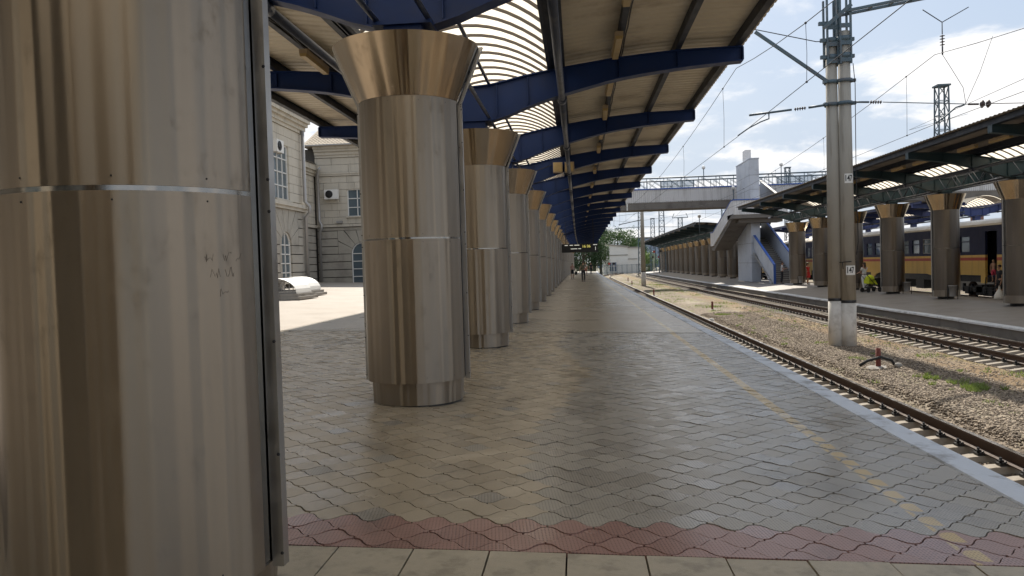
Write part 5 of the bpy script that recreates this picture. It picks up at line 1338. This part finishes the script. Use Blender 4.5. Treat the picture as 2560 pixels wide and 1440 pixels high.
X = .45; person('man in olive shirt with a dark shoulder strap walking away', (X,69,pl(X)), rad(180), 1.80, OLIVE, DARKC, stride=.14, sleeves=.35, bag='cross', armL=((-.10,.02,-.27),(-.12,-.06,-.52)), armR=((.10,.0,-.27),(.13,-.05,-.52)))
X = 1.0; person('person in white top and salmon shorts half hidden beyond the walking man', (X,104,pl(X)), rad(150), 1.72, WHITEC, SALMON, shorts=True, hair=FAIR, stride=.12)
X = 2.0; person('person in black clothes walking farthest along the near platform', (X,121,pl(X)), rad(180), 1.75, BLUEC, DARKC, stride=.15, sleeves=.5)
person('man in grey shirt looking at a phone in front of the stairs', (16.45,64.0,-.52), rad(75), 1.76, GREYC, DARKC, stride=.03, sleeves=.35, lean=.03, armL=((-.04,-.08,-.27),(.04,-.30,-.20)), armR=((.04,-.08,-.27),(-.02,-.30,-.20)))
person('person in red standing behind the third last column before the stairs', (17.76,61.5,-.55), rad(40), 1.68, REDC, REDC, skirt=True, female=True, stride=.05, longhair=True)
person('woman in white patterned top pushing the lime stroller beside a column', (16.55,46.3,-.52), rad(200), 1.68, WHITEC, WHITEC, female=True, stride=.08, longhair=True, armL=((-.03,-.12,-.24),(0,-.36,-.30)), armR=((.03,-.12,-.24),(0,-.36,-.30)))
person('small fair haired child in pink shorts stepping up into the train doorway', (20.78,40.55,.06), rad(-60), 1.10, None, PINKS, shorts=True, hair=FAIR, stride=.12, shoes=None, lean=.10, armR=((.05,-.12,-.1),(.05,-.25,.15)))
person('adult in black top beside the open train door, mostly behind a column', (20.28,39.1,-.74), rad(-90), 1.66, BLUEC, DARKC, shorts=True, stride=.08)
# hand luggage
m = thing('shopping_bag', 'white plastic bag hanging beside the open train door', 'bag', (20.02,38.6,-.72))
b_ = MB(); b_.lathe([(.02,.62),(.05,.50),(.14,.36),(.22,.18),(.24,.05),(.17,.0),(.0,.0)], 14); b_.obj('sack', WHITE, m); MB().tube([(-.05,0,.5),(-.02,0,.66),(.02,0,.66),(.05,0,.5)], .012, 5).obj('handle', WHITE, m)
m = thing('handbag', 'black handbag carried by the woman in the pink blouse', 'bag', (-.24,82.95,.42))
MB().ext([(-.17,0),(.17,0),(.14,.34),(-.14,.34)], lambda p: (p[0],-.07,p[1]), lambda p: (p[0],.07,p[1])).obj('pouch', BLACK, m); MB().tube([(-.09,0,.34),(-.07,0,.50),(.07,0,.50),(.09,0,.34)], .014, 6).obj('handle', BLACK, m)
ph = thing('mobile_phone', 'phone held by the man in the grey shirt', 'phone', (16.74,63.92,.72), rad(75)); MB().box((-.04,-.01,-.07),(.04,.01,.07)).obj('phone_body', BLACK, ph)
# stroller
s_ = thing('baby_stroller', 'baby stroller with lime green hood beside a far platform column', 'stroller', (16.62,45.5,-.52), rad(110))
hd = MB(); hd.lathe([(.27*math.cos(q),.27*math.sin(q)) for q in np.linspace(0, 1.5, 7)], 14, rad(0), rad(200)); hd.obj('hood', YELLOWG, s_, (0,.05,.72))
MB().ext([(-.28,.42),(.30,.50),(.30,.72),(-.15,.66)], lambda p: (-.21,p[0],p[1]), lambda p: (.21,p[0],p[1])).obj('seat', YELLOWG, s_)
f = MB()
for sx in (-.25,.25): f.tube([(sx,-.40,.14),(sx,.10,.62),(sx,.48,1.02)], .016, 6); f.tube([(sx,.38,.14),(sx,-.05,.50)], .016, 6)
f.tube([(-.25,.48,1.02),(.25,.48,1.02)], .018, 6); f.box((-.2,-.2,.22),(.2,.25,.30)); f.obj('frame', BLACK, s_)
for sx in (-.25,.25):
    for yy in (-.40,.38): MB().tube([(sx-.02,yy,.13),(sx+.02,yy,.13)], .13, 14).obj('wheel', RUBBER, s_)
# litter bins
def bin_(label, x, y, z):
    t = thing('litter_bin', label, 'litter bin', (x,y,z), rad(-15), 'litter bins by the far platform columns')
    MB().lathe([(.14,.16),(.17,.62),(.185,.62),(.185,.65),(.15,.65)], 16).obj('bucket', ZINC, t)
    f = MB(); [f.tube([(sx,.0,0),(sx,0,.68)], .015, 6) for sx in (-.2,.2)]; f.tube([(-.2,0,.45),(.2,0,.45)], .014, 6); f.obj('stand', BLACK, t)
for i, (x, y) in enumerate(((16.75,36.15),(16.85,60.2),(17.3,48.2),(17.3,42.3))): bin_(['grey litter bin in front of the second column from the right','grey litter bin at the column nearest the stairs','small dark bin behind the column beside the concrete masts','small dark bin at the right side of the middle far column'][i], x, y, P2B-.03)

# ------------------------------------------------------------------ small trackside things
def post(label, x, y, h, hose=False):
    t = thing('marker_post', label, 'marker post', (x,y,-1.12))
    MB().lathe([(.058,-.1),(.058,h),(.045,h),(.045,h-.12),(0,h-.12)], 12).obj('pipe', REDPOST, t)
    m = MB(); 
    nf = 18; rr_ = [random.uniform(.20,.30) for _ in range(nf)]; m.v += [(0,0,.045)]+[(r_*math.cos(6.283*q/nf)*.75, r_*math.sin(6.283*q/nf)*.75, .04) for q, r_ in enumerate(rr_)]+[(r_*math.cos(6.283*q/nf)*1.15, r_*math.sin(6.283*q/nf)*1.15, -.02) for q, r_ in enumerate(rr_)]
    for q in range(nf): m.face((0, 1+q, 1+(q+1)%nf), True); m.face((1+q, 1+nf+q, 1+nf+(q+1)%nf, 1+(q+1)%nf), True)
    m.obj('footing', CONC, t)
    if hose: MB().tube([(-.48,-.12,.08),(-.30,-.15,.20),(0,-.16,.28),(.25,-.14,.20),(.36,-.12,.04)], .035, 8).obj('hose', RUBBER, t)
post('rusty red pipe stub with a black hose loop near the twin masts', 7.12, 19.1, .48, True)
post('small red pipe stub in the gravel beyond the twin masts', 7.2, 42.5, .45)
post('dark red stub on the grass strip near the lone mast', 5.95, 62, .5); post('tiny red stub far along the grass strip', 6.3, 92, .5); post('tiny red stub beside the lone concrete mast', 7.0, 110, .55)
m = MB(); m.ball((0,0,0), (.14,.11,.10), 8, 5); tag(m.obj('stone', WHITEW, None, (5.62,33.5,-1.0)), 'pale round stone lying against the near rail', 'stone')
m = MB(); m.ball((0,0,0), (.10,.08,.07), 7, 5); tag(m.obj('stone', CONC, None, (7.5,18.9,-1.04)), 'pale stone beside the red pipe stub and hose', 'stone')
# point signals / discs
for i, (x, y, mt) in enumerate(((6.4,160,TR_RED),(7.35,160,BLACK),(15.6,160,TR_RED),(17.0,160,BLACK),(15.7,163,BLACK),(16.9,163,TR_RED))):
    t = thing('disc_signal', f'small {"red" if mt is TR_RED else "black"} disc signal on a post beyond the tracks, {["left pair, left","left pair, right","right group, upper left","right group, upper right","right group, lower left","right group, lower right"][i]}', 'signal', (x,y,-1.0))
    h = [2.4,2.4,4.6,4.7,3.5,3.5][i]; MB().tube([(0,0,0),(0,0,h)], .04, 6).obj('post', WHITE, t)
    d = MB(); d.lathe([(.0,-.03),(.26,-.03),(.26,.03),(.0,.03)], 16); d.obj('disc', mt, t, (0,-.06,h), (rad(90),0,0)); d = MB(); d.lathe([(.20,-.04),(.24,-.04)], 16); d.obj('ring', WHITE, t, (0,-.06,h), (rad(90),0,0))

# fence beyond the track curve
fe = thing('metal_fence', 'grey metal bar fence beyond the bend of the tracks', 'fence', (0,0,0))
for k in range(26):
    x = 2.0+k*1.15; y = 176+k*.35; MB().box((x-.05,y-.05,-1.3),(x+.05,y+.05,1.15)).obj('fence_post', BRACKET, fe)
    m = MB(); m.bar((x,y,1.0),(x+1.15,y+.35,1.0),.06); m.bar((x,y,-.7),(x+1.15,y+.35,-.7),.06)
    for q in range(1,7): m.bar((x+1.15*q/7,y+.35*q/7,-.9),(x+1.15*q/7,y+.35*q/7,1.08),.035)
    m.obj('bar_panel', BRACKET, fe)
# white building
wb = thing('white_building', 'low white railway building with one tall window beyond the platform end', 'building', (0,0,0))
MB().ext([(6.3,-1.3),(12.2,-1.3),(12.2,5.3),(6.3,6.1)], lambda p: (p[0],190,p[1]), lambda p: (p[0],200,p[1])).obj('left_wall', WHITEWALL, wb)
MB().box((12.25,191.5,-1.3),(15.9,200,5.1)).obj('right_wall', WHITEWALL, wb)
MB().ext([(6.0,6.12),(12.4,5.32),(12.4,5.55),(6.0,6.35)], lambda p: (p[0],189.7,p[1]), lambda p: (p[0],200.3,p[1])).obj('roof', CONC, wb); MB().box((12.15,191.2,5.1),(16.1,200.2,5.35)).obj('roof', CONC, wb)
MB().box((6.3,189.9,3.3),(12.2,189.99,3.5)).box((12.3,191.3,2.35),(14.6,191.45,2.5)).obj('string_course', CONC, wb)
f = MB(); 
for x in (7.6,8.2,8.8,9.4): f.bar((x,189.94,-.6),(x,189.94,1.7),.10)
for z in (-.6,.75,1.7): f.bar((7.6,189.94,z),(9.4,189.94,z),.10)
fo = f.obj('window', WHITE, wb); MB().box((7.6,189.96,-.6),(9.4,189.99,1.7)).obj('pane', FARWIN, fo)
# far blocks of flats
def block(label, x0, x1, y, z1, cols, rows):
    t = thing('apartment_block', label, 'apartment block', (0,0,0)); MB().box((x0,y,-1.4),(x1,y+14,z1)).obj('wall', FARWALL, t)
    for c in range(cols):
        for r in range(rows):
            xa = x0+(x1-x0)*(c+.25)/cols; xb = x0+(x1-x0)*(c+.72)/cols; za = .5+(z1-1.5)*(r+.2)/rows; zb = .5+(z1-1.5)*(r+.72)/rows
            MB().box((xa,y-.12,za),(xb,y-.02,zb)).obj('window', FARWIN, t)
    MB().box((x0-.4,y-.4,z1),(x1+.4,y+14.4,z1+.6)).obj('roof', CONC_DARK, t)
block('distant pale blue apartment block right of the big tree', 30.5, 41, 430, 14.5, 5, 5); block('distant blue block behind the far canopy end', 37, 52, 410, 11.0, 7, 4); block('low distant block behind the white building', 12, 30, 460, 9, 8, 3)
bt = thing('brick_chimney', 'brown brick chimney stack beyond the royal blue canopy', 'chimney', (74,150,0)); MB().box((-.8,-.8,-1),(.8,.8,11.6)).obj('shaft', BRICKT, bt); MB().box((-.95,-.95,11.6),(.95,.95,12.0)).obj('cap', CONC_DARK, bt)

# ------------------------------------------------------------------ trees
def tree(label, x, y, z0, H, R, mat, nl, seed, leaf=.34, strands=0, low=.25, cat='tree'):
    rg = np.random.default_rng(seed); t = thing('leafy_tree', label, cat, (x,y,z0))
    tr_ = MB(); tr_.tube([(0,0,-.3),(.1,0,H*.25),(0,.1,H*.5),(.15,.1,H*.8)], [H*.035,H*.028,H*.018,H*.006], 8)
    cl = []
    for k in range(9):
        a = rg.uniform(0,6.28); z = H*rg.uniform(.25,.6); e = (R*.75*math.cos(a), R*.75*math.sin(a), z+H*rg.uniform(.1,.3)); tr_.tube([(0,0,z),(e[0]*.5,e[1]*.5,z+H*.07),e], [H*.014,H*.010,H*.003], 6); cl.append(e)
    tr_.obj('trunk', BARK, t)
    C = list(cl)
    for k in range(46):
        a = rg.uniform(0,6.28); v = rg.uniform(-1,1); r = rg.uniform(.35,1)**.5; h = math.sqrt(1-v*v)
        C.append((R*h*r*math.cos(a), R*h*r*math.sin(a), H*(low+1)/2+(H*(1-low)/2)*v*r))
    C = np.array(C); pick = rg.integers(0, len(C), nl); cr = R*.30
    p = C[pick]+rg.normal(0, 1, (nl,3))*np.array([cr*.6,cr*.6,cr*.45])
    if strands:
        q = []
        for k in range(strands):
            a = rg.uniform(0,6.28); rr = R*rg.uniform(.75,1.08); zt = H*rg.uniform(.55,.85); Ls = H*rg.uniform(.3,.6)
            for j in range(34): q.append((rr*math.cos(a)+rg.normal(0,.10), rr*math.sin(a)+rg.normal(0,.10), zt-Ls*j/34))
        p = np.concatenate([p, np.array(q)]); nl = len(p)
    s = leaf*rg.uniform(.6,1.3,(nl,1)); d1 = rg.normal(0,1,(nl,3)); d1 /= np.linalg.norm(d1,axis=1,keepdims=True); d2 = np.cross(d1, rg.normal(0,1,(nl,3))); d2 /= np.linalg.norm(d2,axis=1,keepdims=True)
    V = np.stack([p-d1*s*.5, p+d2*s*.32, p+d1*s*.5, p-d2*s*.32], 1).reshape(-1,3); F = np.arange(4*nl, dtype=np.int32)
    me = bpy.data.meshes.new('crown'); me.vertices.add(len(V)); me.vertices.foreach_set('co', V.ravel()); me.loops.add(4*nl); me.loops.foreach_set('vertex_index', F)
    me.polygons.add(nl); me.polygons.foreach_set('loop_start', np.arange(0,4*nl,4,dtype=np.int32)); me.polygons.foreach_set('loop_total', np.full(nl,4,np.int32)); me.materials.append(mat); me.update(); me.validate()
    link('crown', me, t)
tree('dark leafy tree behind the departure board at the platform end', 1.2, 176, -1.3, 10.5, 4.2, LEAF_D, 9000, 1, .34, 0, .05)
tree('weeping tree with hanging green strands left of the white building', 5.2, 180, -1.3, 9.5, 2.0, LEAF_M, 2200, 2, .26, 60, .35)
tree('large round green tree rising behind the white building', 11.5, 226, -1.3, 13.6, 6.2, LEAF_M, 11000, 3, .40, 0, .15)
tree('dark green tree behind the roof of the white building', 17.5, 240, -1.3, 10.0, 4.2, LEAF_D, 6000, 4, .38, 0, .05)
tree('bright green bush right of the white building', 18.6, 205, -1.3, 5.2, 2.6, LEAF_L, 4200, 5, .28, 0, .02, 'bush')
tree('tall dark tree behind the canopy end', 4.5, 215, -1.3, 13.5, 4.5, LEAF_D, 8000, 6, .38, 0, .1)
tree('pale distant tree between the apartment blocks', 24, 330, -1.3, 8.5, 5.5, LEAF_M, 5000, 8, .45, 0, .05)
tree('low dark hedge like tree at the foot of the fence', -2.5, 182, -1.3, 6.5, 3.6, LEAF_D, 5000, 9, .30, 0, .02)
